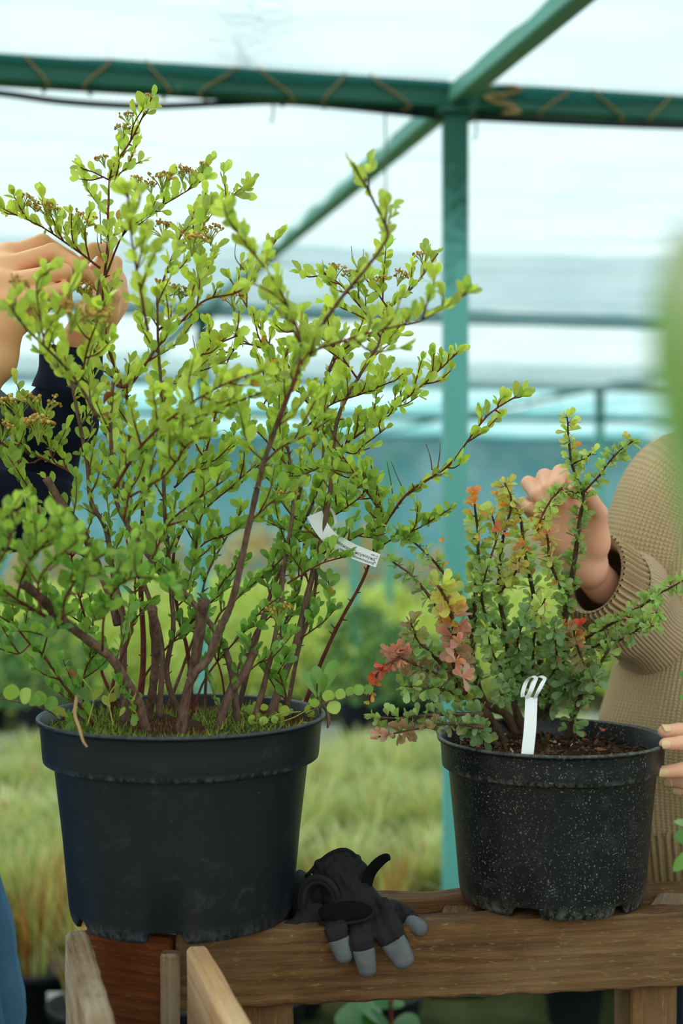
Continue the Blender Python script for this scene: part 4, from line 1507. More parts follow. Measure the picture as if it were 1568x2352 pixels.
# faded flower heads
def flower_mesh(seed, nst=16):
    r_ = np.random.default_rng(seed)
    mb_ = MB()
    for i in range(nst):
        a_ = r_.uniform(0, 2 * pi)
        rad = 0.0135 * math.sqrt(r_.uniform(0, 1))
        tip = np.array([rad * math.cos(a_), rad * math.sin(a_), 0.020 + r_.uniform(-0.0015, 0.003) - rad * 0.25])
        mb_.add(*tube(catmull([(0, 0, 0), tip * [0.35, 0.35, 0.55], tip], 3), 0.00045, 4), hexc(158, 172, 72))
        for q in range(3):
            c = tip + r_.normal(size=3) * 0.0011
            R_ = r_.uniform(0.0010, 0.0018)
            Vb, Fb = lathe([(0.0, -R_), (R_ * 0.8, -R_ * 0.5), (R_, 0.2 * R_), (R_ * 0.6, R_ * 0.8), (0, R_)], 6, c)
            mb_.add(Vb, Fb, np.array([hexc(190, 154, 74), hexc(164, 124, 58), hexc(206, 180, 96)][r_.integers(3)]))
    V, Fc, C_, _ = mb_.arrays()
    return make_mesh('flower_head', V, Fc, CHIP, True, C_)


FLM = [flower_mesh(i) for i in range(4)]
for i, (x, y, d, sc) in enumerate([(338, 222, 1.68, .8), (295, 262, 1.68, .8), (283, 290, 1.68, .9), (242, 360, 1.68, .8), (315, 412, 1.68, 1.1), (372, 402, 1.68, 1.2), (418, 386, 1.68, 1.0), (436, 394, 1.68, .9), (464, 376, 1.68, .6), (348, 422, 1.68, .7), (50, 448, 1.64, 1.1), (112, 470, 1.65, 1.1), (132, 478, 1.65, .8), (180, 494, 1.66, 1.3), (82, 464, 1.64, .7), (378, 514, 1.68, 1.2), (484, 524, 1.68, 1.2), (440, 540, 1.55, 1.3), (196, 655, 1.69, 1.1), (160, 700, 1.36, 1.6), (236, 722, 1.40, 1.5), (372, 650, 1.6, 1.3), (414, 660, 1.6, 1.0), (538, 678, 1.66, 1.1), (45, 915, 1.62, 1.5), (98, 915, 1.62, 1.5), (88, 962, 1.60, 1.7), (4, 970, 1.62, 1.3), (770, 612, 1.69, 1.0), (806, 626, 1.69, .9), (912, 624, 1.68, 1.0), (970, 580, 1.68, .8), (880, 640, 1.68, .9), (640, 1392, 1.62, 1.4), (30, 640, 1.36, 1.1), (660, 1130, 1.64, 1.1)]):
    o = bpy.data.objects.new('flower_head', FLM[i % 4])
    coll.objects.link(o)
    p = P(x, y, d)
    o.location = tuple(p - LC - np.array([0, 0, 0.019 * sc]))
    o.rotation_euler = (rnd.uniform(-0.35, 0.35), rnd.uniform(-0.35, 0.35), rnd.uniform(0, 6))
    o.scale = (sc, sc, sc)
    o.parent = SPI
# dead curled brown leaves caught in the middle of the shrub
for (x, y, d, s) in ((268, 905, 1.5, .018), (275, 985, 1.5, .017), (292, 1000, 1.5, .019), (300, 1020, 1.5, .016), (285, 1012, 1.5, .02), (250, 945, 1.5, .018), (310, 1016, 1.5, .012), (170, 1560, 1.5, .012)):
    V, Fc = leaf_shape(W_SPI, 1.1, 0.5, 0.6)
    R_ = leaf_frame(norm(rng.normal(size=3)), norm(rng.normal(size=3))) * s
    part('dead_leaf', V @ R_.T + P(x, y, d), Fc, DEAD, SPI)


# ------------------------------------------------------------------ weeds in the big pot
def weed(name, label, base, stems, leaves, ws, mat_stem, cols):
    r_ = thing(name, label, 'weed', base)
    for C in stems:
        part('stem', *tube(catmull(C, 5), 0.0009, 5), mat_stem, r_)
    V, Fc = leaf_shape(ws, 0.2, 0.1, 0.0)
    me = make_mesh('leaf', V, Fc, LEAF_O)
    for (p, d, n_, s) in leaves:
        o = bpy.data.objects.new('leaf', me)
        coll.objects.link(o)
        M = Matrix((leaf_frame(d, n_) * s).tolist()).to_4x4()
        M.translation = Vector((np.asarray(p) - np.asarray(base)).tolist())
        o.matrix_basis = M
        o.parent = r_
        c = np.array(cols[rng.integers(len(cols))]) * rng.uniform(0.85, 1.15)
        o.color = (*c, 1)
    return r_


W_ROUND = (0.05, 0.3, 0.46, 0.5, 0.4, 0.22, 0.0)
W_LONG = (0.04, 0.07, 0.14, 0.2, 0.2, 0.12, 0.0)
lc = [hexc(150, 186, 80), hexc(128, 170, 72), hexc(170, 196, 96)]
C1 = [P(140, 1655, 1.56), P(110, 1632, 1.52), P(60, 1616, 1.5), P(0, 1604, 1.49), P(-30, 1600, 1.49)]
weed('creeping_weed', 'round leaved runner trailing over the left rim of the big pot', P(140, 1660, 1.56), [C1],
     [(P(22, 1608, 1.49), (0.25, -0.2, 1), (0.5, -1, 0.1), .019), (P(50, 1614, 1.495), (0.5, -0.3, 0.8), (-0.3, -1, 0.6), .020), (P(66, 1617, 1.5), (0.9, -0.1, 0.5), (0.2, -0.7, 0.8), .015), (P(88, 1623, 1.51), (0.1, -0.2, 1), (0.5, -1, 0.3), .019), (P(110, 1632, 1.52), (0.5, 0, 1), (0, -1, 0.5), .018), (P(125, 1645, 1.54), (0.6, -0.5, 0.4), (0, -0.5, 1), .018), (P(138, 1650, 1.55), (-0.5, -0.5, 0.5), (0, -0.5, 1), .015)], W_ROUND, BARK, lc)
C2 = [P(705, 1640, 1.62), P(750, 1612, 1.60), P(790, 1604, 1.59), P(838, 1584, 1.58)]
weed('creeping_weed', 'pale round leaved runner reaching out over the right rim of the big pot', P(705, 1645, 1.62), [C2],
     [(P(752, 1612, 1.6), (0.1, -0.3, 1), (0.2, -1, 0), .016), (P(760, 1610, 1.6), (0.3, -0.4, -0.6), (0, -1, 0.3), .018), (P(775, 1606, 1.59), (0.5, 0, 1), (0.3, -1, 0), .014), (P(800, 1600, 1.59), (0.4, -0.2, 1), (-0.3, -1, 0.1), .013), (P(815, 1594, 1.58), (0.8, -0.2, 0.9), (0, -1, 0.4), .014), (P(832, 1588, 1.58), (1, -0.1, 0.3), (0, -0.8, 0.8), .014), (P(722, 1625, 1.61), (0, -0.3, 1), (0, -1, 0), .012)], W_ROUND, BARK, lc)
b3 = P(735, 1640, 1.66)
weed('long_leaved_weed', 'weed with long paddle leaves at the right rim of the big pot', b3, [[b3, P(738, 1610, 1.66), P(745, 1580, 1.66)], [b3, P(728, 1600, 1.67), P(728, 1570, 1.67)]],
     [(P(742, 1592, 1.66), (0.35, 0, 1), (-0.5, -1, 0), .045), (P(730, 1600, 1.67), (-0.05, 0.1, 1), (0.3, -1, 0), .04), (P(728, 1600, 1.67), (-0.45, 0.1, 1), (0.2, -1, 0), .036), (P(740, 1600, 1.66), (0.15, -0.2, 1), (0.8, -1, 0), .03)], W_LONG, BARK_RED, [hexc(128, 172, 84), hexc(140, 180, 96)])
lv = []
for i in range(34):
    x_, y_ = rng.uniform(560, 720), rng.uniform(1622, 1668)
    lv.append((P(x_, y_, (CZ - ZL) * F / (y_ + 8 - CY)), norm(rng.normal(size=3) + [0, -0.3, 0.9]), norm(rng.normal(size=3) * 0.5 + [0, -0.5, 1]), rng.uniform(.009, .015)))
weed('chickweed', 'patch of small yellow green weed leaves on the moss right of the stems', P(640, 1655, 1.66), [[P(600, 1660, 1.66), P(640, 1640, 1.66), P(690, 1635, 1.68)], [P(620, 1664, 1.64), P(670, 1650, 1.66), P(715, 1625, 1.7)]], lv, W_ROUND, STALK, [hexc(170, 190, 84), hexc(150, 176, 70)])
lv = []
for i in range(26):
    x_, y_ = rng.uniform(150, 320), rng.uniform(1590, 1660)
    lv.append((P(x_, y_, rng.uniform(1.52, 1.62)), norm(rng.normal(size=3) + [0, -0.2, 0.9]), norm(rng.normal(size=3) * 0.6 + [0, -0.8, 0.5]), rng.uniform(.012, .022)))
weed('chickweed', 'tangle of green weed leaves on the moss at the left of the stems', P(230, 1660, 1.57), [[P(200, 1668, 1.56), P(215, 1600, 1.56), P(190, 1560, 1.55)], [P(260, 1668, 1.56), P(250, 1600, 1.56), P(280, 1560, 1.57)]], lv, W_SPI, STALK, [hexc(120, 162, 60), hexc(96, 140, 52), hexc(160, 170, 62)])
V, Fc = leaf_shape(W_LONG, 0.2, 0.1, 0.0)
me = make_mesh('leaf', *leaf_shape(W_ROUND, 0.2, 0.2), LEAF_O)
for p, d, s in WEED_SPOTS:
    o = bpy.data.objects.new('leaf', me)
    coll.objects.link(o)
    M = Matrix((leaf_frame(d, (0.1, -0.4, 1)) * s).tolist()).to_4x4()
    M.translation = Vector((p - ORG[WEED_ROOT.name]).tolist())
    o.matrix_basis = M
    o.parent = WEED_ROOT
    o.color = (*hexc(56, 116, 50), 1)

# ------------------------------------------------------------------ the thorny shrub
G1, G2, G3 = np.array(hexc(164, 192, 112)), np.array(hexc(132, 164, 108)), np.array(hexc(206, 218, 122))
PINK, ORNG, RED, YEL, BRZ = (np.array(hexc(*c)) for c in ((216, 158, 140), (222, 152, 78), (208, 84, 64), (206, 192, 96), (168, 148, 108)))
# outline, start depth, end depth, radii, first leafy fraction, colour along the stem (fractions -> colour)
BB = [
    ([(1160, 1716), (1130, 1660), (1106, 1625), (1050, 1568), (1044, 1449), (1025, 1377), (1004, 1340)], None, 1.58, .0085, .0016, .42, [(0, G1), (.55, BRZ), (.68, PINK), (.80, PINK), (.88, YEL), (1, G3)], 1.5),
    ([(1190, 1700), (1160, 1640), (1110, 1610), (1085, 1540), (1080, 1487), (1087, 1377), (1094, 1234), (1085, 1150)], None, 1.70, .008, .0014, .3, [(0, G2), (.85, G1), (.96, G3), (1, ORNG)], 1.15),
    ([(1200, 1700), (1192, 1660), (1168, 1568), (1163, 1472), (1144, 1367), (1150, 1250), (1172, 1160), (1158, 1110)], None, 1.71, .007, .0013, .2, [(0, G2), (.6, G1), (.9, G3), (1, YEL)], 1.0),
    ([(1245, 1690), (1235, 1600), (1240, 1500), (1230, 1386), (1206, 1262), (1195, 1180), (1150, 1140)], None, 1.73, .0078, .0013, .25, [(0, G2), (.7, G1), (.93, G3), (1, ORNG)], 1.0),
    ([(1240, 1690), (1273, 1577), (1297, 1491), (1297, 1377), (1268, 1305), (1254, 1229)], None, 1.68, .0078, .0014, .25, [(0, G2), (.8, G1), (.95, YEL), (1, PINK)], 1.05),
    ([(1297, 1420), (1302, 1377), (1316, 1305), (1330, 1186), (1337, 1134), (1311, 1067), (1297, 958)], 'auto', 1.68, .0052, .0011, .05, [(0, G2), (.6, G1), (1, G3)], 1.0),
    ([(1337, 1134), (1375, 1095), (1410, 1050), (1458, 1012)], 'auto', 1.68, .002, .001, .05, [(0, G1), (1, G1)], 0.9),
    ([(1337, 1134), (1290, 1130), (1255, 1170), (1230, 1215)], 'auto', 1.69, .002, .001, .05, [(0, G1), (1, G3)], 0.9),
    ([(1290, 1120), (1262, 1150), (1235, 1200)], 1.67, 1.67, .0018, .001, .05, [(0, G1), (1, G3)], 0.9),
    ([(1297, 1491), (1354, 1463), (1440, 1415), (1500, 1375), (1575, 1332)], 'auto', 1.62, .0032, .001, .08, [(0, YEL), (.2, G1), (1, G1)], 0.9),
    ([(1310, 1510), (1380, 1480), (1440, 1465), (1512, 1405)], 'auto', 1.64, .0026, .001, .1, [(0, G2), (1, G1)], 0.9),
    ([(1050, 1568), (1040, 1500), (1020, 1425), (954, 1330), (901, 1288)], 'auto', 1.66, .0046, .0011, .1, [(0, G2), (1, G1)], 0.95),
    ([(1087, 1430), (1060, 1380), (1035, 1340), (977, 1272), (920, 1228)], 'auto', 1.68, .0034, .001, .1, [(0, G2), (1, G1)], 0.95),
    ([(1050, 1568), (1000, 1510), (963, 1472), (948, 1430)], 'auto', 1.60, .004, .0011, .1, [(0, G2), (.7, G1), (1, BRZ)], 1.1),
    ([(1060, 1580), (990, 1545), (940, 1520), (905, 1500), (930, 1490)], 'auto', 1.60, .0038, .001, .1, [(0, G2), (.6, BRZ), (1, PINK)], 1.15),
    ([(920, 1510), (880, 1530), (860, 1560), (845, 1610)], 1.60, 1.60, .0014, .0008, .02, [(0, PINK), (.5, RED), (.8, ORNG), (1, YEL)], 0.75),
    ([(1100, 1620), (1040, 1590), (980, 1580), (930, 1575)], 'auto', 1.60, .003, .001, .05, [(0, G2), (1, G1)], 1.1),
    ([(1110, 1640), (1050, 1640), (990, 1640), (910, 1645), (845, 1640)], 1.62, 1.60, .0034, .001, .02, [(0, G2), (1, G1)], 1.0),
    ([(1110, 1670), (1030, 1660), (960, 1672), (868, 1692)], 1.58, 1.58, .003, .001, .05, [(0, G2), (.6, BRZ), (1, PINK)], 0.95),
    ([(1225, 1580), (1225, 1520), (1230, 1449), (1252, 1372)], 'auto', 1.62, .0026, .0011, .05, [(0, G2), (.6, G1), (1, G3)], 0.95),
    ([(1297, 1710), (1326, 1616), (1369, 1544), (1400, 1490)], None, 1.70, .006, .0015, .15, [(0, G2), (1, G1)], 1.1),
    ([(1326, 1616), (1340, 1540), (1320, 1470), (1318, 1440)], 'auto', 1.68, .0028, .0011, .05, [(0, G2), (.8, BRZ), (1, RED)], 1.1),
    ([(1240, 1640), (1290, 1590), (1310, 1560), (1360, 1560)], 'auto', 1.68, .003, .0012, .1, [(0, G2), (1, G2)], 1.15),
    ([(1163, 1472), (1120, 1420), (1105, 1370), (1120, 1300)], 'auto', 1.69, .0028, .001, .05, [(0, G2), (1, G1)], 0.95),
    ([(1144, 1367), (1180, 1320), (1195, 1280)], 'auto', 1.68, .0022, .001, .05, [(0, G1), (1, YEL)], 1.0),
    ([(1168, 1568), (1130, 1500), (1120, 1450)], 'auto', 1.62, .0028, .001, .05, [(0, G2), (1, G1)], 1.0),
    ([(1168, 1600), (1200, 1540), (1190, 1480), (1205, 1420)], 'auto', 1.64, .0028, .001, .05, [(0, G2), (1, G2)], 1.05),
    ([(1250, 1600), (1275, 1520), (1270, 1440)], 'auto', 1.64, .0028, .001, .05, [(0, G2), (1, G2)], 1.05),
    ([(1120, 1300), (1140, 1240), (1128, 1180)], 1.72, 1.72, .0018, .001, .05, [(0, G1), (1, YEL)], 0.9),
    ([(1150, 1720), (1110, 1690), (1080, 1672)], None, 1.60, .006, .004, .5, [(0, G2), (1, G2)], 1.1),
    ([(1210, 1600), (1180, 1560), (1150, 1600)], 'auto', 1.64, .0016, .001, .1, [(0, G2), (1, G2)], 1.1),
    ([(1440, 1415), (1470, 1430), (1500, 1440)], 'auto', 1.62, .0012, .0008, .1, [(0, G1), (1, G1)], 0.85),
    ([(1311, 1067), (1345, 1050), (1355, 1040)], 'auto', 1.67, .0012, .0008, .1, [(0, G1), (1, G3)], 0.85),
]
SAMPLES.clear()
BAR_LEAVES = []


def colour_at(stops, t_):
    for (a_, ca), (b_, cb) in zip(stops[:-1], stops[1:]):
        if t_ <= b_:
            return ca + (cb - ca) * max(0, (t_ - a_) / max(b_ - a_, 1e-6))
    return stops[-1][1]


for (p2, d0, d1, r0, r1, lf, stops, lsz) in BB:
    C = stem_curve(p2, d0, d1, ZR - 0.003)
    C = C + np.cumsum(rng.normal(size=C.shape) * 0.00025, axis=0)
    S = arclen(C)
    rr = r0 + (r1 - r0) * (S / S[-1]) ** 0.7
    rr = rr * (1 + 0.12 * np.sin(S * 210))
    mb = MB().add(*tube(C, rr, 8 if r0 > 0.003 else 6))
    s = lf * S[-1]
    ph = rng.uniform(0, 6)
    while s <= S[-1]:
        p, ax = at_len(C, S, min(s, S[-1] - 1e-5))
        t_ = s / S[-1]
        e1 = norm(np.cross(ax, [0.3, 0.2, 0.9]))
        e2 = np.cross(ax, e1)
        ph += 2.4
        nl = int(rng.integers(4, 7))
        out = norm(e1 * math.cos(ph) + e2 * math.sin(ph))
        q0 = p + out * 0.0025
        for m_ in range(3):          # spines
            sd = norm(out * 0.9 + rng.normal(size=3) * 0.6)
            mb.add(*tube([p, p + sd * rng.uniform(0.006, 0.011)], [0.0006, 0.00015], 4))
        for clus in range(2):
            o_ = out if clus == 0 else -out + 0.4 * np.cross(ax, out)
            for i in range(nl if clus == 0 else nl - 1):
                f_ = norm(np.cross(o_, rng.normal(size=3)))
                d = norm(o_ * rng.uniform(0.5, 1.0) + f_ * rng.uniform(0.3, 1.0) + ax * 0.45 + UP * 0.15)
                n_ = norm(np.cross(np.cross(d, o_ + ax * 0.7), d) + rng.normal(size=3) * 0.3 + np.array([0, -0.35, 0.5]))
                c = colour_at(stops, min(1, max(0, t_ + rng.normal() * 0.05))) * rng.uniform(0.75, 1.2)
                if rng.uniform() < 0.035:
                    c = [PINK, ORNG, BRZ, YEL][rng.integers(4)] * rng.uniform(0.8, 1.1)
                c = c * rng.uniform(0.92, 1.08, 3)
                BAR_LEAVES.append((q0 if clus == 0 else p - out * 0.002, d, n_, 0.0165 * lsz * rng.uniform(0.55, 1.15), c, int(rng.integers(3))))
        s += 0.0112 * rng.uniform(0.75, 1.3) * (0.85 if lsz < 0.95 else 1.0)
    ax = norm(C[-1] - C[-2])
    for i in range(5):
        d = norm(ax + rng.normal(size=3) * 0.45)
        BAR_LEAVES.append((C[-1], d, norm(rng.normal(size=3) + [0, -0.5, 0.5]), 0.010 * lsz * rng.uniform(0.6, 1.1), stops[-1][1] * rng.uniform(0.85, 1.15), int(rng.integers(3))))
    mbpart('stem', mb, BARK_DARK if r0 > 0.0024 else BARK_RED, BAR)
# accent rosettes: coral, orange and pink tips
for (x, y, d, c, s, nl) in ((1083, 1140, 1.70, ORNG, .020, 7), (1090, 1132, 1.70, PINK, .018, 5), (1150, 1222, 1.70, RED * .6 + ORNG * .5, .020, 5), (1232, 1216, 1.69, ORNG, .022, 6), (1262, 1222, 1.68, PINK, .021, 7), (1328, 1440, 1.66, RED, .020, 5), (1306, 1450, 1.66, BRZ, .019, 7), (1062, 1555, 1.57, PINK, .024, 7), (1046, 1520, 1.57, PINK, .025, 8), (1056, 1480, 1.575, PINK, .022, 6), (905, 1500, 1.60, PINK, .02, 6), (920, 1490, 1.60, RED * .5 + PINK * .6, .02, 4), (880, 1540, 1.60, RED, .016, 4), (1205, 1255, 1.70, ORNG * .8, .019, 6), (1015, 1245, 1.68, ORNG, .014, 3), (870, 1685, 1.58, PINK * 1.1, .015, 5), (1180, 1205, 1.72, YEL, .016, 5)):
    p = P(x, y, d)
    for i in range(nl):
        d_ = norm(rng.normal(size=3) * 0.8 + [0, -0.3, 0.6])
        BAR_LEAVES.append((p, d_, norm(rng.normal(size=3) * 0.6 + [0, -1, 0.5]), s * 0.85 * rng.uniform(0.65, 1.0), c * rng.uniform(0.8, 1.15) * rng.uniform(0.92, 1.08, 3), int(rng.integers(3))))
place_leaves(BAR, BAR_LEAVES, LEAF_BAR, LEAF_BAR_ME, 300)
# fallen leaves on the bark
for (x, y, c, s) in ((1320, 1690, hexc(176, 96, 56), .02), (1382, 1682, hexc(208, 120, 112), .02), (1180, 1668, hexc(150, 110, 70), .02), (1395, 1722, hexc(150, 100, 60), .015)):
    o = bpy.data.objects.new('fallen_leaf', LEAF_BAR_ME[1])
    coll.objects.link(o)
    p = P(x, y, (CZ - ZR - 0.012) * F / (y - CY))
    M = Matrix((leaf_frame(rng.normal(size=3) * [1, 1, 0.15], (0.2, -0.7, 1)) * s).tolist()).to_4x4()
    M.translation = Vector((p - RC).tolist())
    o.matrix_basis = M
    o.parent = BAR
    o.color = (*c, 1)


# ------------------------------------------------------------------ labels hung on the shrubs
def ribbon(C, wv, width, th=0.0007):
    """strip of plastic: centre line C, width direction wv (per point), thickness th"""
    C = np.asarray(C, float)
    wv = np.broadcast_to(np.asarray(wv, float), C.shape)
    width = np.broadcast_to(np.asarray(width, float), (len(C),))
    T = np.gradient(C, axis=0)
    V, Fc = [], []
    for i in range(len(C)):
        wd = norm(wv[i] - np.dot(wv[i], norm(T[i])) * norm(T[i]))
        nn = np.cross(norm(T[i]), wd) * th / 2
        h_ = wd * width[i] / 2
        V += [C[i] - h_ - nn, C[i] + h_ - nn, C[i] + h_ + nn, C[i] - h_ + nn]
    for i in range(len(C) - 1):
        for j in range(4):
            Fc.append((i * 4 + j, i * 4 + (j + 1) % 4, (i + 1) * 4 + (j + 1) % 4, (i + 1) * 4 + j))
    Fc += [(3, 2, 1, 0), tuple((len(C) - 1) * 4 + j for j in range(4))]
    return V, Fc


tr = thing('plant_tag', 'printed white strip tag looped round the tall shrub stem', 'plant tag', P(745, 1225, 1.69))
C = catmull([P(722, 1180, 1.69), P(735, 1207, 1.685), P(758, 1236, 1.68), P(785, 1252, 1.66), P(815, 1268, 1.64), P(868, 1288, 1.63)], 6)
ss_ = np.linspace(0, 1, len(C))
wv = np.array([norm(np.array([1.0, 0, 0.15]) * (1 - t_) * 1.0 + np.array([0.25, 0, 1.0]) * t_) for t_ in ss_])
part('strip', *ribbon(C, wv, 0.0215 - 0.004 * ss_ ** 0.5), LABEL, tr, smooth=False)
C_ = catmull([P(722, 1180, 1.69), P(735, 1165, 1.705), P(760, 1170, 1.715), P(770, 1200, 1.70), P(757, 1225, 1.69)], 5)
part('loop', *ribbon(C_, (0.3, 0.9, 0.3), 0.006), LABEL, tr, smooth=False)


def text_on_strip(body, size, C, wv, drop, mat, root, name):
    """print that follows the bent strip, right aligned to its free end"""
    cu = bpy.data.curves.new('print', 'FONT')
    cu.body = body
    cu.size = size
    cu.align_x = 'RIGHT'
    tmp = bpy.data.objects.new('print', cu)
    coll.objects.link(tmp)
    dg = bpy.context.evaluated_depsgraph_get()
    dg.update()
    me = bpy.data.meshes.new_from_object(tmp.evaluated_get(dg))
    V = np.zeros(len(me.vertices) * 3)
    me.vertices.foreach_get('co', V)
    V = V.reshape(-1, 3)
    Fc = [tuple(p_.vertices) for p_ in me.polygons]
    bpy.data.objects.remove(tmp, do_unlink=True)
    S = arclen(C)
    out = []
    for x_, y_, _ in V:
        s_ = max(S[0], S[-1] - 0.0015 + x_)
        p, ax = at_len(C, S, s_)
        i = int(np.argmin(np.abs(S - s_)))
        up = norm(wv[i] - np.dot(wv[i], ax) * ax)
        nn = np.cross(ax, up)
        if nn[1] > 0:
            nn = -nn
        out.append(p + up * (y_ + drop) + nn * 0.0008)
    return part(name, out, Fc, mat, root, smooth=False)


for i, tx in enumerate(('nsk.ru', 'ниппонская "Сноумаунд"', 'nipponica "Snowmound"')):
    text_on_strip(tx, 0.0058 if i else 0.004, C, wv, 0.0036 - 0.0052 * i, INK, tr, 'print')

lr = thing('plant_label', 'blank white plastic label with a looped top stuck in the barberry pot', 'plant label', P(1212, 1735, 1.585))
C = catmull([P(1209, 1745, 1.578), P(1212, 1720, 1.578), P(1217, 1670, 1.585), P(1220, 1602, 1.60)], 6)
part('blade', *ribbon(C, (1, 0, 0.05), 0.0148), LABEL, lr, smooth=False)
for off, wd in ((-0.0042, 0.0050), (0.0045, 0.0048)):
    o_ = np.array([off, 0, 0])
    C = catmull([P(1219, 1606, 1.60) + o_, P(1226, 1590, 1.592) + o_, P(1236, 1568, 1.595) + o_ * 1.2, P(1240, 1558, 1.605) + o_ * 1.2, P(1228, 1554, 1.62) + o_, P(1216, 1566, 1.63) + o_, P(1208, 1590, 1.625) + o_, P(1204, 1600, 1.612) + o_ * 0.5], 5)
    part('loop', *ribbon(C, (1, 0.1, 0.35), wd), LABEL, lr, smooth=False)


# ------------------------------------------------------------------ gloves on the bench
def sdf_part(name, f, lo, hi, h, mat, root, **kw):
    V, Fc = surface_net(f, lo, hi, h)
    return part(name, V, Fc, mat, root, **kw)


def half_space(Q, p, n):
    return (Q - np.asarray(p)) @ norm(n)


G = thing('work_glove', 'black work glove with grey leather fingertips draped over the bench rail', 'glove', P(830, 2115, 1.60))
fing = [
    ([P(770, 2100, 1.592), P(771, 2138, 1.560), P(790, 2196, 1.557)], .0092, .0085, .0055, 0.55),
    ([P(822, 2100, 1.594), P(830, 2158, 1.558), P(843, 2226, 1.556)], .0100, .0092, .0055, 0.58),
    ([P(872, 2088, 1.606), P(892, 2140, 1.568), P(928, 2206, 1.562)], .0108, .0095, .0085, 0.5),
    ([P(885, 2088, 1.618), P(930, 2106, 1.600), P(964, 2132, 1.585)], .0110, .0088, .004, 0.5),
]
caps = []
for pts, ra, rb, wd, cut in fing:
    ax = norm(pts[2] - pts[0])
    sd = norm(np.cross(ax, [0, 1, 0])) * wd
    for sgn in (-1, 1):
        caps.append((pts[0] + sd * sgn, pts[1] + sd * sgn, ra * .85, ra * .9))
        caps.append((pts[1] + sd * sgn, pts[2] + sd * sgn * .5, ra * .9, rb * .82))
body = [(P(805, 2030, 1.655), P(828, 2078, 1.618), .020, .020), (P(770, 2060, 1.650), P(790, 2096, 1.605), .018, .014), (P(840, 2060, 1.640), P(868, 2088, 1.61), .012, .011),
        (P(775, 2000, 1.668), P(800, 2030, 1.655), .024, .022), (P(790, 1972, 1.668), P(780, 2000, 1.668), .012, .024), (P(740, 2000, 1.668), P(775, 2010, 1.668), .014, .022), (P(815, 1985, 1.662), P(825, 2020, 1.655), .012, .014)]


def glove_f(Q):
    d = caps_field(caps, 0.003)(Q)
    e_ = caps_field(body, 0.010)(Q)
    wr = 0.0015 * np.sin(Q[..., 2] * 420 + 3 * np.sin(Q[..., 0] * 160)) * np.clip((Q[..., 2] - 0.85) * 60, 0, 1) + 0.0006 * np.sin(Q[..., 0] * 700 + Q[..., 2] * 300)
    return smin(d, e_, 0.006) + wr


lo, hi = caps_box(caps + body, 0.012)
sdf_part('shell', glove_f, lo, hi, 0.0022, GLOVE, G)
for pts, ra, rb, wd, cut in fing:
    cc = []
    ax = norm(pts[2] - pts[0])
    sd = norm(np.cross(ax, [0, 1, 0])) * wd
    for sgn in (-1, 1):
        cc.append((pts[1] + sd * sgn, pts[2] + sd * sgn * .5, ra * .9 + .0009, rb * .82 + .0009))
    cp = pts[1] + (pts[2] - pts[1]) * 0.28
    axd = norm(pts[2] - pts[1])
    f_ = lambda Q: np.maximum(np.maximum(caps_field(cc, 0.006)(Q), -half_space(Q, cp, axd)), half_space(Q, pts[2] + [0, 0.005, 0], (0.0, 1, 0.15)))
    lo, hi = caps_box(cc, 0.01)
    sdf_part('fingertip_patch', f_, lo, hi, 0.0018, LEATHER, G, label='grey leather fingertip')
    # stitched seam at the edge of the patch
    th = np.linspace(pi * 0.05, pi * 0.95, 12)
    e1 = norm(np.cross(axd, [0, 1, 0]))
    e2 = norm(np.cross(e1, axd))
    if e2[1] > 0:
        e2 = -e2
    C = [cp + e1 * math.cos(t_) * (ra * .9 + wd * .75) + e2 * math.sin(t_) * (ra * .9 + .0008) for t_ in th]
    part('seam', *tube(C, 0.0008, 5), GLOVE_TRIM, G)
# bindings and straps
C = catmull([P(702, 2014, 1.662), P(742, 1972, 1.662), P(770, 1955, 1.662), P(792, 1952, 1.662), P(816, 1966, 1.658), P(834, 2004, 1.650), P(842, 2040, 1.638)], 6)
part('binding', *tube(C, 0.0024, 7), GLOVE_TRIM, G)
f_ = lambda Q: np.maximum(ell_d(Q, P(793, 2096, 1.574), (.0335, .0095, .0150)), 0 * Q[..., 0] - 1)
c = P(793, 2096, 1.574)
sdf_part('wrist_strap', f_, c - [.045, .02, .025], c + [.045, .02, .025], 0.0022, VELCRO, G)
C = catmull([P(733, 2120, 1.578), P(760, 2121, 1.566), P(800, 2120, 1.563), P(840, 2112, 1.566), P(857, 2096, 1.574), P(848, 2078, 1.576), P(815, 2068, 1.572), P(780, 2070, 1.572), P(745, 2088, 1.576)], 5)
part('binding', *tube(C, 0.0022, 7), GLOVE_TRIM, G)
C = catmull([P(838, 2062, 1.630), P(842, 2030, 1.632), P(850, 2004, 1.630), P(868, 1982, 1.624), P(884, 1970, 1.620), P(894, 1968, 1.618)], 5)
n_ = len(C)
V, Fc, _ = loft(C, np.array([.0030] * n_), .0072 + .002 * np.sin(np.linspace(0, pi, n_)) - .003 * (np.linspace(0, 1, n_) > .97), 16, (0.6, -1, 0.4), caps=True)
part('fastening_tab', V, Fc, VELCRO, G)

G2 = thing('work_glove', 'crumpled black work glove with open cuff against the big pot', 'glove', P(705, 2110, 1.63))
body = [(P(700, 2045, 1.668), P(740, 2050, 1.652), .018, .014), (P(690, 2070, 1.655), P(715, 2110, 1.625), .020, .016), (P(715, 2105, 1.615), P(672, 2140, 1.590), .015, .011), (P(672, 2140, 1.590), P(650, 2152, 1.588), .010, .008), (P(740, 2085, 1.63), P(722, 2110, 1.61), .012, .012), (P(690, 2020, 1.69), P(700, 2050, 1.67), .012, .018)]
hole = P(735, 2052, 1.632)


def glove2_f(Q):
    d = caps_field(body, 0.014)(Q)
    d = np.maximum(d, -ell_d(Q, hole, (.014, .02, .016)))
    return d + 0.0010 * np.sin(Q[..., 0] * 420 + 4 * np.sin(Q[..., 2] * 190))


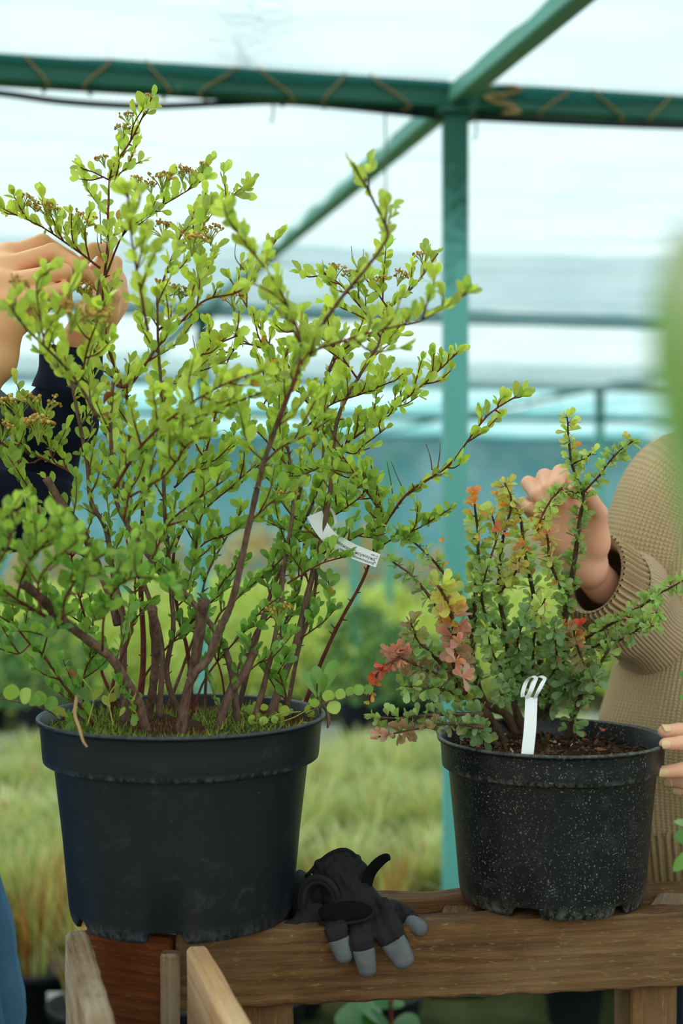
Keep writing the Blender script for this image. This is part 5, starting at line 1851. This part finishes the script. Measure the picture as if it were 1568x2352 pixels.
lo, hi = caps_box(body, 0.012)
sdf_part('shell', glove2_f, lo, hi, 0.0022, GLOVE, G2)
C = catmull([P(700, 2105, 1.612), P(692, 2070, 1.625), P(700, 2036, 1.632), P(722, 2021, 1.632), P(748, 2026, 1.628), P(766, 2046, 1.622), P(772, 2070, 1.615), P(760, 2092, 1.605)], 6)
part('cuff_roll', *tube(C, 0.0065, 10), GLOVE, G2)
part('binding', *tube(C + np.array([0, -0.0055, 0.002]), 0.0018, 6), GLOVE_TRIM, G2)
C = catmull([P(764, 2092, 1.602), P(730, 2118, 1.596), P(690, 2148, 1.580), P(652, 2162, 1.578)], 6)
part('binding', *tube(C, 0.0022, 6), GLOVE_TRIM, G2)


# ------------------------------------------------------------------ people
def hand_mesh(wrist, fore, palm, fingers, thumb, fr=.0088, h=.0026, palm_r=.0135):
    """one hand with its wrist: palm webbing from the wrist to each knuckle, four fingers, thumb"""
    caps = [(fore, wrist, .027, .0235)]
    for q in palm:
        caps.append((wrist, q, .0200, palm_r))
    fc = []
    for i, J in enumerate(fingers):
        s_ = (1.0, 1.03, .97, .84)[i]
        r_ = [palm_r * .92, fr * 1.06 * s_, fr * .95 * s_, fr * .84 * s_]
        caps.append((wrist * .35 + J[0] * .65, J[0], palm_r * 1.12, palm_r))
        for a_, b_, ra, rb in zip(J[:-1], J[1:], r_[:-1], r_[1:]):
            fc.append((a_, b_, ra, rb))
    r_ = [palm_r * 1.25, fr * 1.28, fr * 1.16, fr * 1.0]
    for a_, b_, ra, rb in zip(thumb[:-1], thumb[1:], r_[:-1], r_[1:]):
        fc.append((a_, b_, ra, rb))
    caps.append((wrist, thumb[0], .020, .017))
    caps.append((thumb[0] * .6 + thumb[1] * .4, fingers[0][0], .013, .012))
    caps.append((thumb[0], wrist * .3 + fingers[0][0] * .7, .016, .014))

    def f(Q):
        d = caps_field(caps, 0.016)(Q)
        e_ = None
        for c_ in fc:
            q_ = cap_d(Q, *c_)
            e_ = q_ if e_ is None else smin(e_, q_, 0.0032)
        return smin(d, e_, 0.008)
    lo, hi = caps_box(caps + fc, 0.012)
    return surface_net(f, lo, hi, h)


def nail(tip, prev, facing, size, mat, root, parent, r=.0078):
    """a small curved plate on the back of the finger end"""
    ax = norm(tip - prev)
    fz = norm(np.asarray(facing, float) - np.dot(facing, ax) * ax)
    sx = np.cross(ax, fz)
    V, Fc = [], []
    n = 9
    for i in range(n):
        for j in range(n):
            u, v = -1 + 2 * i / (n - 1), -1 + 2 * j / (n - 1)
            u2, v2 = u * math.sqrt(1 - v * v * .38), v * math.sqrt(1 - u * u * .38)
            th = u2 * 0.78
            V.append(tip + ax * (v2 * size * .62 + .0012) + sx * math.sin(th) * r * 1.02 + fz * (math.cos(th) * r * 1.06 - .0001))
    for i in range(n - 1):
        for j in range(n - 1):
            Fc.append((i * n + j, i * n + j + 1, (i + 1) * n + j + 1, (i + 1) * n + j))
    m_ = len(V)
    V2 = [np.asarray(q) - fz * .0009 for q in V]
    rim = [i * n for i in range(n)] + [(n - 1) * n + j for j in range(1, n)] + [i * n + n - 1 for i in range(n - 2, -1, -1)] + [j for j in range(n - 2, 0, -1)]
    Fc += [(rim[k], rim[(k + 1) % len(rim)], rim[(k + 1) % len(rim)] + m_, rim[k] + m_) for k in range(len(rim))]
    part('fingernail', V + V2, Fc, mat, root, parent=parent)


def head_caps(c, face):
    """head field: skull, jaw, nose, ears, brow, lips"""
    face = norm(face)
    side = np.cross(face, UP)
    def f(Q):
        q = Q - c
        loc = np.stack([q @ side, q @ face, q[..., 2]], -1)
        d = ell_d(loc, (0, -.012, .03), (.076, .094, .09))
        d = smin(d, ell_d(loc, (0, .022, -.045), (.056, .066, .065)), .04)
        d = smin(d, cap_d(loc, (0, .085, .015), (0, .108, -.022), .007, .012), .012)
        for s_ in (-1, 1):
            d = smin(d, ell_d(loc, (.078 * s_, -.012, -.005), (.010, .018, .030)), .008)
            d = smin(d, cap_d(loc, (.016 * s_, .090, .030), (.05 * s_, .078, .028), .006, .005), .012)
            d = np.maximum(d, -(ell_d(loc, (.031 * s_, .098, .012), (.016, .014, .010))))
        d = smin(d, cap_d(loc, (-.02, .084, -.052), (.02, .084, -.052), .006, .006), .008)
        d = smin(d, cap_d(loc, (-.016, .082, -.064), (.016, .082, -.064), .006, .006), .006)
        d = smin(d, cap_d(loc, (0, -.02, -.06), (0, -.035, -.17), .052, .056), .03)
        return d
    return f


def person(label, loc, skin, bcaps, head_c, face, hands, hair_long):
    root = thing('person', label, 'person', loc)
    mb_ = MB()
    lo, hi = caps_box(bcaps, 0.03)
    mb_.add(*surface_net(caps_field(bcaps, 0.04), lo, hi, 0.014))
    c = np.asarray(head_c, float)
    hf = head_caps(c, face)
    mb_.add(*surface_net(hf, c - [.13, .13, .20], c + [.13, .13, .15], 0.006))
    for h_ in hands:
        mb_.add(*h_)
    b = mbpart('body', mb_, skin, root)
    fc_ = norm(face)
    side = np.cross(fc_, UP)

    def hair_f(Q):
        q = Q - c
        x_, y_, z_ = q @ side, q @ fc_, q[..., 2]
        l3 = np.stack([x_, y_, z_], -1)
        d = ell_d(l3, (0, -.018, .036), (.086, .098, .096))
        if hair_long:
            d = smin(d, ell_d(l3, (0, -.06, -.06), (.075, .05, .12)), .04)
        cut = np.maximum(y_ - .035 - .55 * (z_ - .045), -(z_ - (-.16 if hair_long else -.03)) )
        return np.maximum(d + .002 * np.sin(x_ * 400) * np.cos(y_ * 300), cut)
    V, Fc = surface_net(hair_f, c - [.13, .13, .22], c + [.13, .13, .16], .006)
    part('hair', V, Fc, HAIR, root, parent=b)
    for s_ in (-1, 1):
        ec = c + side * .031 * s_ + fc_ * .083 + UP * .012
        V, Fc = lathe([(0.0, -.011), (.008, -.008), (.0115, 0), (.008, .008), (0, .011)], 12)
        part('eye', V + ec, Fc, LABEL, root, parent=b)
    return root, b


def A(*p2):
    return [P(*q) for q in p2]


# the left person, reaching from the left edge
nh = hand_mesh(P(-14, 826, 1.665), P(-70, 925, 1.655),
               A((12, 600, 1.69), (8, 650, 1.665), (14, 700, 1.65), (30, 730, 1.65)),
               [A((18, 592, 1.695), (98, 556, 1.70), (158, 592, 1.712), (190, 612, 1.715)),
                A((8, 618, 1.672), (122, 578, 1.662), (166, 606, 1.668), (186, 628, 1.690)),
                A((8, 655, 1.655), (146, 624, 1.632), (152, 652, 1.662), (122, 664, 1.685)),
                A((22, 698, 1.648), (150, 664, 1.628), (152, 692, 1.658), (124, 700, 1.678))],
               A((20, 745, 1.70), (90, 705, 1.722), (150, 655, 1.724), (190, 632, 1.718)), .0102, .0028, .0165)
fh = hand_mesh(P(196, 775, 1.765), P(176, 840, 1.768),
               A((244, 650, 1.775), (255, 668, 1.785), (260, 690, 1.79)),
               [A((246, 640, 1.772), (242, 572, 1.752), (214, 572, 1.728), (194, 598, 1.718)),
                A((256, 656, 1.782), (264, 604, 1.778), (234, 604, 1.756), (212, 622, 1.748)),
                A((262, 678, 1.788), (272, 642, 1.786), (246, 640, 1.768), (226, 654, 1.760)),
                A((262, 700, 1.79), (268, 672, 1.788), (248, 672, 1.775), (232, 680, 1.77))],
               A((236, 720, 1.745), (258, 676, 1.728), (228, 650, 1.716), (198, 630, 1.716)), .0092, .0028, .0145)
sN, eN = np.array([-.80, 1.64, 1.41]), P(-300, 1130, 1.60)
sF, eF = np.array([-.72, 1.99, 1.41]), P(72, 1138, 1.81)
pel, che = np.array([-.635, 1.74, .93]), np.array([-.745, 1.81, 1.26])
kneeN, kneeF = np.array([-.465, 1.60, .50]), np.array([-.55, 1.95, .50])
bc = [(pel, che, .105, .12), (che, np.array([-.77, 1.815, 1.42]), .115, .06), (che + [0, -.08, .02], che + [0, .08, .02], .09, .09), (sN, sF, .05, .05), (np.array([-.77, 1.815, 1.42]), np.array([-.755, 1.815, 1.50]), .055, .053),
      (sN, eN, .05, .04), (eN, P(-70, 925, 1.655), .038, .026), (sF, eF, .05, .04), (eF, P(176, 840, 1.768), .038, .026),
      (pel + [0, -.08, 0], pel + [0, .08, 0], .09, .09), (np.array([-.60, 1.655, .9]), kneeN, .082, .055), (np.array([-.62, 1.86, .9]), kneeF, .082, .055),
      (kneeN, np.array([-.50, 1.60, .07]), .052, .036), (kneeF, np.array([-.57, 1.96, .07]), .052, .036), (np.array([-.50, 1.60, .045]), np.array([-.36, 1.56, .035]), .034, .026), (np.array([-.57, 1.96, .045]), np.array([-.43, 1.95, .035]), .034, .026)]
PL, PLB = person('person in a navy shirt and blue jeans picking at the tall shrub, left edge', (-.6, 1.75, 0), SKIN_A, bc, (-.735, 1.815, 1.66), (1, -.1, -.1), [nh, fh], False)


def fold(a1, f1, a2, f2, ph=0):
    return lambda T_, S_: a1 * np.sin(S_ * f1 + 1.7 * np.sin(T_ + ph)) + a2 * np.sin(S_ * f2 + 2 * T_ + ph)


def sleeve(name, pts, rad, mat, root, body, k=40, disp=None, flat=1.0, up=(0, 0, 1), n=8):
    C = catmull(pts, n)
    r_ = np.interp(np.linspace(0, 1, len(C)), np.linspace(0, 1, len(rad)), rad)
    V, Fc, UV = loft(C, r_, r_ * flat, k, up, disp)
    # turned-in end so the cloth shows thickness
    V2, Fc2, UV2 = loft(np.array([C[-1], C[-1] - (C[-1] - C[-2]) * .4, C[-1] - (C[-1] - C[-3]) * 2.0]), np.array([r_[-1], r_[-1] - .0025, r_[-1] - .004]), np.array([r_[-1], r_[-1] - .0025, r_[-1] - .004]) * flat, k, up)
    m_ = MB().add(V, Fc, uv=UV).add(V2, Fc2, uv=UV2)
    return mbpart(name, m_, mat, root, parent=body)


torso = catmull([pel + [-.01, 0, .0], pel + [-.02, 0, .06], (pel + che) / 2, che, che + [-.02, 0, .12], np.array([-.765, 1.815, 1.455]), np.array([-.758, 1.815, 1.49])], 5)
rx = np.interp(np.linspace(0, 1, len(torso)), np.linspace(0, 1, 7), [.150, .146, .135, .14, .12, .075, .066])
ry = np.interp(np.linspace(0, 1, len(torso)), np.linspace(0, 1, 7), [.19, .185, .185, .20, .19, .085, .07])
V, Fc, UV = loft(torso, rx, ry, 48, (1, 0, 0), fold(.004, 40, .003, 22))
part('shirt', V, Fc, SHIRT, PL, parent=PLB, uv=UV)
sleeve('sleeve', [sN + [.02, .03, 0], sN + (eN - sN) * .4, eN, eN + (P(-70, 925, 1.655) - eN) * .45, P(-78, 938, 1.653)], [.085, .075, .062, .050, .042], SHIRT, PL, PLB, disp=fold(.004, 70, .003, 40))
sleeve('cuff', [P(-66, 975, 1.645), P(-36, 938, 1.65), P(-2, 900, 1.655)], [.0425, .0425, .040], SHIRT_CUFF, PL, PLB, disp=fold(.0012, 120, .001, 60))
sleeve('sleeve', [sF + [.02, -.03, 0], sF + (eF - sF) * .45 + [0, 0, .01], eF + [-.02, 0, -.01], eF + [.004, 0, .035], eF + (P(176, 840, 1.768) - eF) * .55, P(160, 880, 1.77)], [.088, .078, .066, .056, .049, .044], SHIRT, PL, PLB, disp=fold(.005, 75, .003, 45))
sleeve('cuff', [P(150, 905, 1.77), P(160, 860, 1.769), P(168, 800, 1.767)], [.045, .0445, .041], SHIRT, PL, PLB, disp=fold(.0015, 110, .001, 60))
Vb, Fb = lathe([(0, -.0012), (.0045, -.001), (.0055, .0004), (.004, .0012), (0, .0008)], 16)
bt = P(3, 935, 1.617)
part('button', np.stack([Vb[:, 0], -Vb[:, 2], Vb[:, 1]], 1) + bt, Fb, POT_BG, PL, parent=PLB)
hipc = catmull([pel + [-.01, 0, .08], pel, np.array([-.625, 1.745, .86])], 5)
mj = MB()
V, Fc, UV = loft(hipc, [.14, .142, .145, .145, .145, .142, .14, .135, .13, .125, .12][:len(hipc)], [.185] * len(hipc), 40, (1, 0, 0))
mj.add(V, Fc)
for kn, hp, ak in ((kneeN, np.array([-.60, 1.655, .91]), np.array([-.50, 1.60, .08])), (kneeF, np.array([-.62, 1.86, .91]), np.array([-.57, 1.96, .08]))):
    C = catmull([hp, hp + (kn - hp) * .5 + [.012, 0, 0], kn, (kn + ak) / 2, ak], 7)
    V, Fc, UV = loft(C, np.interp(np.linspace(0, 1, len(C)), [0, .25, .5, .75, 1], [.105, .098, .078, .068, .066]), np.interp(np.linspace(0, 1, len(C)), [0, .25, .5, .75, 1], [.11, .10, .08, .07, .066]), 32, (1, 0, 0), fold(.003, 45, .002, 30))
    mj.add(V, Fc)
mbpart('jeans', mj, JEANS, PL, parent=PLB)
for ak, t_ in ((np.array([-.50, 1.60, 0]), np.array([-.36, 1.56, 0])), (np.array([-.57, 1.96, 0]), np.array([-.43, 1.95, 0]))):
    f_ = caps_field([(ak + [-.04, 0, .045], t_ + [0, 0, .038], .042, .034), (ak + [0, 0, .05], ak + [0, 0, .10], .046, .044)], .02)
    g_ = lambda Q: np.maximum(f_(Q), -(Q[..., 2] - .002))
    V, Fc = surface_net(g_, ak - [.12, .09, .01], t_ + [.08, .09, .17], .008)
    part('shoe', V, Fc, GLOVE, PL, parent=PLB)

# the right person in the beige sweater
Rth = A((1366, 1248, 1.80), (1374, 1178, 1.775), (1348, 1136, 1.748), (1318, 1126, 1.735))
Rf = [A((1334, 1168, 1.822), (1286, 1084, 1.800), (1280, 1112, 1.774), (1290, 1138, 1.764)),
      A((1304, 1176, 1.824), (1250, 1094, 1.800), (1256, 1124, 1.774), (1272, 1150, 1.766)),
      A((1278, 1194, 1.824), (1213, 1110, 1.800), (1232, 1138, 1.774), (1250, 1160, 1.768)),
      A((1264, 1222, 1.822), (1202, 1156, 1.800), (1220, 1168, 1.780), (1240, 1180, 1.774))]
rh = hand_mesh(P(1346, 1300, 1.826), P(1384, 1345, 1.87), A((1330, 1180, 1.818), (1304, 1190, 1.82), (1282, 1210, 1.82), (1270, 1236, 1.818)), Rf, Rth, .0098, .0027, .0145)
Lth = A((1665, 1712, 1.735), (1610, 1690, 1.725), (1560, 1680, 1.708), (1526, 1681, 1.700))
Lf = [A((1672, 1706, 1.690), (1612, 1704, 1.645), (1564, 1707, 1.634), (1527, 1709, 1.632)),
      A((1676, 1752, 1.690), (1616, 1762, 1.648), (1562, 1769, 1.644), (1522, 1773, 1.646)),
      A((1680, 1790, 1.695), (1622, 1798, 1.662), (1574, 1797, 1.672), (1540, 1794, 1.684)),
      A((1684, 1822, 1.70), (1630, 1828, 1.676), (1590, 1822, 1.686), (1560, 1814, 1.695))]
lh = hand_mesh(P(1790, 1772, 1.735), P(1880, 1790, 1.77), A((1676, 1720, 1.695), (1680, 1755, 1.695), (1684, 1790, 1.70), (1690, 1815, 1.705)), Lf, Lth, .0096, .0027, .0135)
sR, eR, wR = np.array([.515, 2.05, 1.40]), np.array([.475, 2.035, 1.165]), P(1384, 1345, 1.87)
sL, eL, wL = np.array([.815, 2.05, 1.40]), np.array([.86, 1.93, 1.14]), P(1880, 1790, 1.77)
pel2, che2, nk = np.array([.665, 2.06, .92]), np.array([.665, 2.055, 1.24]), np.array([.665, 2.05, 1.43])
bc = [(pel2, che2, .10, .11), (che2, nk, .10, .06), (che2 + [-.08, 0, .03], che2 + [.08, 0, .03], .085, .085), (sR, sL, .046, .046), (nk, nk + [0, -.01, .08], .05, .048),
      (sR, eR, .044, .036), (eR, wR, .035, .025), (sL, eL, .044, .036), (eL, wL, .035, .025), (pel2 + [-.08, 0, 0], pel2 + [.08, 0, 0], .09, .09),
      (np.array([.585, 2.06, .88]), np.array([.575, 2.05, .48]), .08, .052), (np.array([.745, 2.06, .88]), np.array([.755, 2.05, .48]), .08, .052),
      (np.array([.575, 2.05, .48]), np.array([.575, 2.09, .07]), .05, .034), (np.array([.755, 2.05, .48]), np.array([.755, 2.09, .07]), .05, .034),
      (np.array([.575, 2.09, .04]), np.array([.56, 1.95, .035]), .032, .025), (np.array([.755, 2.09, .04]), np.array([.77, 1.95, .035]), .032, .025)]
PR, PRB = person('person in a chunky beige knitted sweater behind the barberry pot, right edge', (.665, 2.05, 0), SKIN_B, bc, (.665, 2.02, 1.63), (-.3, -1, -.15), [rh, lh], True)
for J in Rf[:3]:
    nail(J[3], J[2], (0.1, -1, 0.25), .0085, NAIL, PR, PRB, .0080)
nail(Lth[3], Lth[2], (-.2, -0.7, 0.75), .010, NAIL, PR, PRB, .0098)
for J, fz in zip(Lf, ((0, -1, .12), (0, -1, .1), (-.1, -1, -.2), (-.1, -1, -.3))):
    nail(J[3], J[2], fz, .0098, NAIL, PR, PRB, .0083)

zz = np.array([.865, .90, .96, 1.03, 1.13, 1.25, 1.34, 1.41, 1.45, 1.485])
tx = np.array([.255, .262, .268, .262, .228, .205, .195, .165, .10, .072])
ty = np.array([.148, .155, .162, .16, .152, .145, .13, .105, .085, .07])
zs = np.linspace(.865, 1.485, 60)
C = np.stack([np.full(60, .662), 2.055 - 0 * zs, zs], 1)


def sw_fold(T_, S_):
    return .006 * np.sin(3 * T_ + 9 * S_) * np.exp(-((S_ - .25) / .2) ** 2) + .004 * np.sin(7 * T_ + 14 * S_ + 1)


ms = MB()
V, Fc, UV = loft(C, np.interp(zs, zz, tx), np.interp(zs, zz, ty), 120, (1, 0, 0), sw_fold)
ms.add(V, Fc, uv=UV)
part('sweater', *ms.arrays()[:2], KNIT, PR, parent=PRB, uv=ms.arrays()[3])
zs = np.linspace(.765, .872, 14)
C = np.stack([np.full(14, .662), np.full(14, 2.055), zs], 1)
V, Fc, UV = loft(C, np.interp(zs, [.765, .80, .872], [.236, .244, .254]), np.interp(zs, [.765, .80, .872], [.135, .14, .147]), 880, (1, 0, 0), lambda T_, S_: .0032 * np.cos(T_ * 110))
part('hem_rib', V, Fc, KNIT_RIB, PR, parent=PRB, uv=UV)
C = np.stack([np.full(5, .662), np.full(5, 2.05), np.linspace(1.475, 1.515, 5)], 1)
V, Fc, UV = loft(C, [.074, .07, .067, .066, .062], [.072, .068, .066, .065, .061], 400, (1, 0, 0), lambda T_, S_: .0016 * np.cos(T_ * 50))
part('collar_rib', V, Fc, KNIT_RIB, PR, parent=PRB, uv=UV)


def arm_fold(T_, S_):
    return .007 * np.sin(S_ * 48 + 1.4 * np.cos(T_)) * np.exp(-((S_ - .33) / .10) ** 2) + .0035 * np.sin(S_ * 26 + 2 * T_)


cE, cD = P(1360, 1316, 1.835), norm(P(1360, 1316, 1.835) - np.array([.47, 2.0, 1.175]))
sleeve('sleeve', [np.array([.60, 2.06, 1.385]), np.array([.535, 2.055, 1.385]), np.array([.492, 2.05, 1.31]), np.array([.482, 2.05, 1.23]), np.array([.476, 2.02, 1.175]), cE - cD * .095, cE - cD * .05], [.085, .086, .084, .080, .078, .072, .064], KNIT, PR, PRB, k=90, disp=arm_fold, n=10)
C = np.array([cE - cD * t_ for t_ in np.linspace(.058, 0, 12)])
rc = np.interp(np.linspace(0, 1, 12), [0, .3, .9, 1], [.066, .062, .060, .057])
fl = np.linspace(0, 1, 12) ** .7
V, Fc, UV = loft(C, rc * (1 + .06 * fl), rc * (1.04 - .24 * fl), 440, (0, 0, 1), lambda T_, S_: .0030 * np.cos(T_ * 44))
V2, Fc2, UV2 = loft(np.array([C[-1], C[-2], C[-6]]), [.0604, .055, .050], [.0456, .040, .038], 440, (0, 0, 1))
m_ = MB().add(V, Fc, uv=UV).add(V2, Fc2, uv=UV2)
mbpart('cuff_rib', m_, KNIT_RIB, PR, parent=PRB)
sleeve('sleeve', [np.array([.73, 2.06, 1.385]), np.array([.80, 2.055, 1.385]), np.array([.845, 2.02, 1.30]), eL + [0, 0, -.01], eL + (wL - eL) * .4, wL + (wL - eL) * .02], [.085, .086, .080, .075, .068, .056], KNIT, PR, PRB, k=90, disp=arm_fold, n=9)
dl = norm(P(1800, 1772, 1.74) - wL)
C = np.array([wL + dl * t_ for t_ in np.linspace(0, .05, 8)])
V, Fc, UV = loft(C, [.055] * 7 + [.05], [.055] * 7 + [.05], 300, (0, 0, 1), lambda T_, S_: .0026 * np.cos(T_ * 40))
part('cuff_rib', V, Fc, KNIT_RIB, PR, parent=PRB, uv=UV)
mj = MB()
for hp, kn, ak in ((np.array([.585, 2.06, .88]), np.array([.575, 2.05, .48]), np.array([.575, 2.09, .08])), (np.array([.745, 2.06, .88]), np.array([.755, 2.05, .48]), np.array([.755, 2.09, .08]))):
    C = catmull([hp, (hp + kn) / 2, kn, (kn + ak) / 2, ak], 6)
    V, Fc, UV = loft(C, np.interp(np.linspace(0, 1, len(C)), [0, .5, 1], [.10, .072, .06]), np.interp(np.linspace(0, 1, len(C)), [0, .5, 1], [.10, .072, .06]), 28, (1, 0, 0))
    mj.add(V, Fc)
mbpart('trousers', mj, SHIRT, PR, parent=PRB)
for ak, t_ in ((np.array([.575, 2.10, 0]), np.array([.56, 1.96, 0])), (np.array([.755, 2.10, 0]), np.array([.77, 1.96, 0]))):
    f_ = caps_field([(ak + [0, .03, .045], t_ + [0, 0, .038], .04, .033), (ak + [0, 0, .05], ak + [0, 0, .10], .044, .042)], .02)
    g_ = lambda Q: np.maximum(f_(Q), -(Q[..., 2] - .002))
    lo_, hi_ = np.minimum(ak, t_) - [.09, .1, .01], np.maximum(ak, t_) + [.09, .12, .17]
    V, Fc = surface_net(g_, lo_, hi_, .008)
    part('shoe', V, Fc, GLOVE, PR, parent=PRB)


# ------------------------------------------------------------------ plants at the right edge, close to the camera
def blade_plant(name, label, base, stem, leaves, ws, cols, stem_r=.0025):
    r_ = thing(name, label, 'plant', base)
    part('stem', *tube(catmull(stem, 6), stem_r, 6), STALK, r_)
    for i, (p, tip, n_, wsc, curl) in enumerate(leaves):
        p, tip = np.asarray(p), np.asarray(tip)
        s_ = np.linalg.norm(tip - p)
        V, Fc = leaf_shape(tuple(w_ * wsc for w_ in ws), .2, curl)
        part('leaf', V @ (leaf_frame(tip - p, n_) * s_).T + p, Fc, LEAF_V, r_, col=np.tile(np.array(cols[i % len(cols)]), (len(V), 1)))
    return r_


dN = .42
bs = P(1640, 1300, dN) * np.array([1, 1, 0])
blade_plant('tall_leafy_plant', 'out of focus tall leaf very close to the camera at the right edge', bs,
            [bs, bs + [0, 0, .7], P(1622, 1400, dN), P(1614, 1000, dN), P(1606, 700, dN)],
            [(P(1594, 1290, dN), P(1574, 500, dN), (-.4, -1, 0), .42, .05), (P(1600, 1330, dN), P(1520, 640, dN), (-.7, -1, .1), .16, -.05), (P(1640, 1280, .44), P(1600, 600, .44), (.2, -1, 0), .3, .04)],
            W_SPI, [hexc(166, 184, 150), hexc(124, 172, 80), hexc(172, 186, 164)])
bs = P(1625, 1900, 1.42) * np.array([1, 1, 0])
blade_plant('leafy_seedling', 'green leafy stem peeking in at the right edge beside the sweater hem', bs,
            [bs, bs + [0, 0, .5], P(1618, 2050, 1.42), P(1605, 1900, 1.42), P(1592, 1540, 1.42)],
            [(P(1606, 1900, 1.42), P(1549, 1884, 1.42), (0, -.6, 1), .8, .1), (P(1606, 1920, 1.42), P(1551, 1922, 1.41), (0, -1, .4), 1.1, .1), (P(1610, 1935, 1.42), P(1547, 1998, 1.41), (-.4, -1, .2), .6, .2), (P(1606, 1890, 1.42), P(1640, 1850, 1.42), (0, -1, .3), .9, .1), (P(1594, 1560, 1.42), P(1560, 1545, 1.41), (0, -1, .4), .7, .1), (P(1594, 1610, 1.42), P(1562, 1600, 1.41), (0, -1, .4), .7, .1)] + [(P(1592 + 7 * (i_ > 4), 1560 + 40 * i_, 1.42), P(1592 + 62, 1540 + 40 * i_, 1.42 + .02 * (-1) ** i_), (0, -1, .4), .8, .15) for i_ in range(9)],
            W_SPI, [hexc(150, 186, 120), hexc(80, 140, 50), hexc(104, 160, 60)], .002)
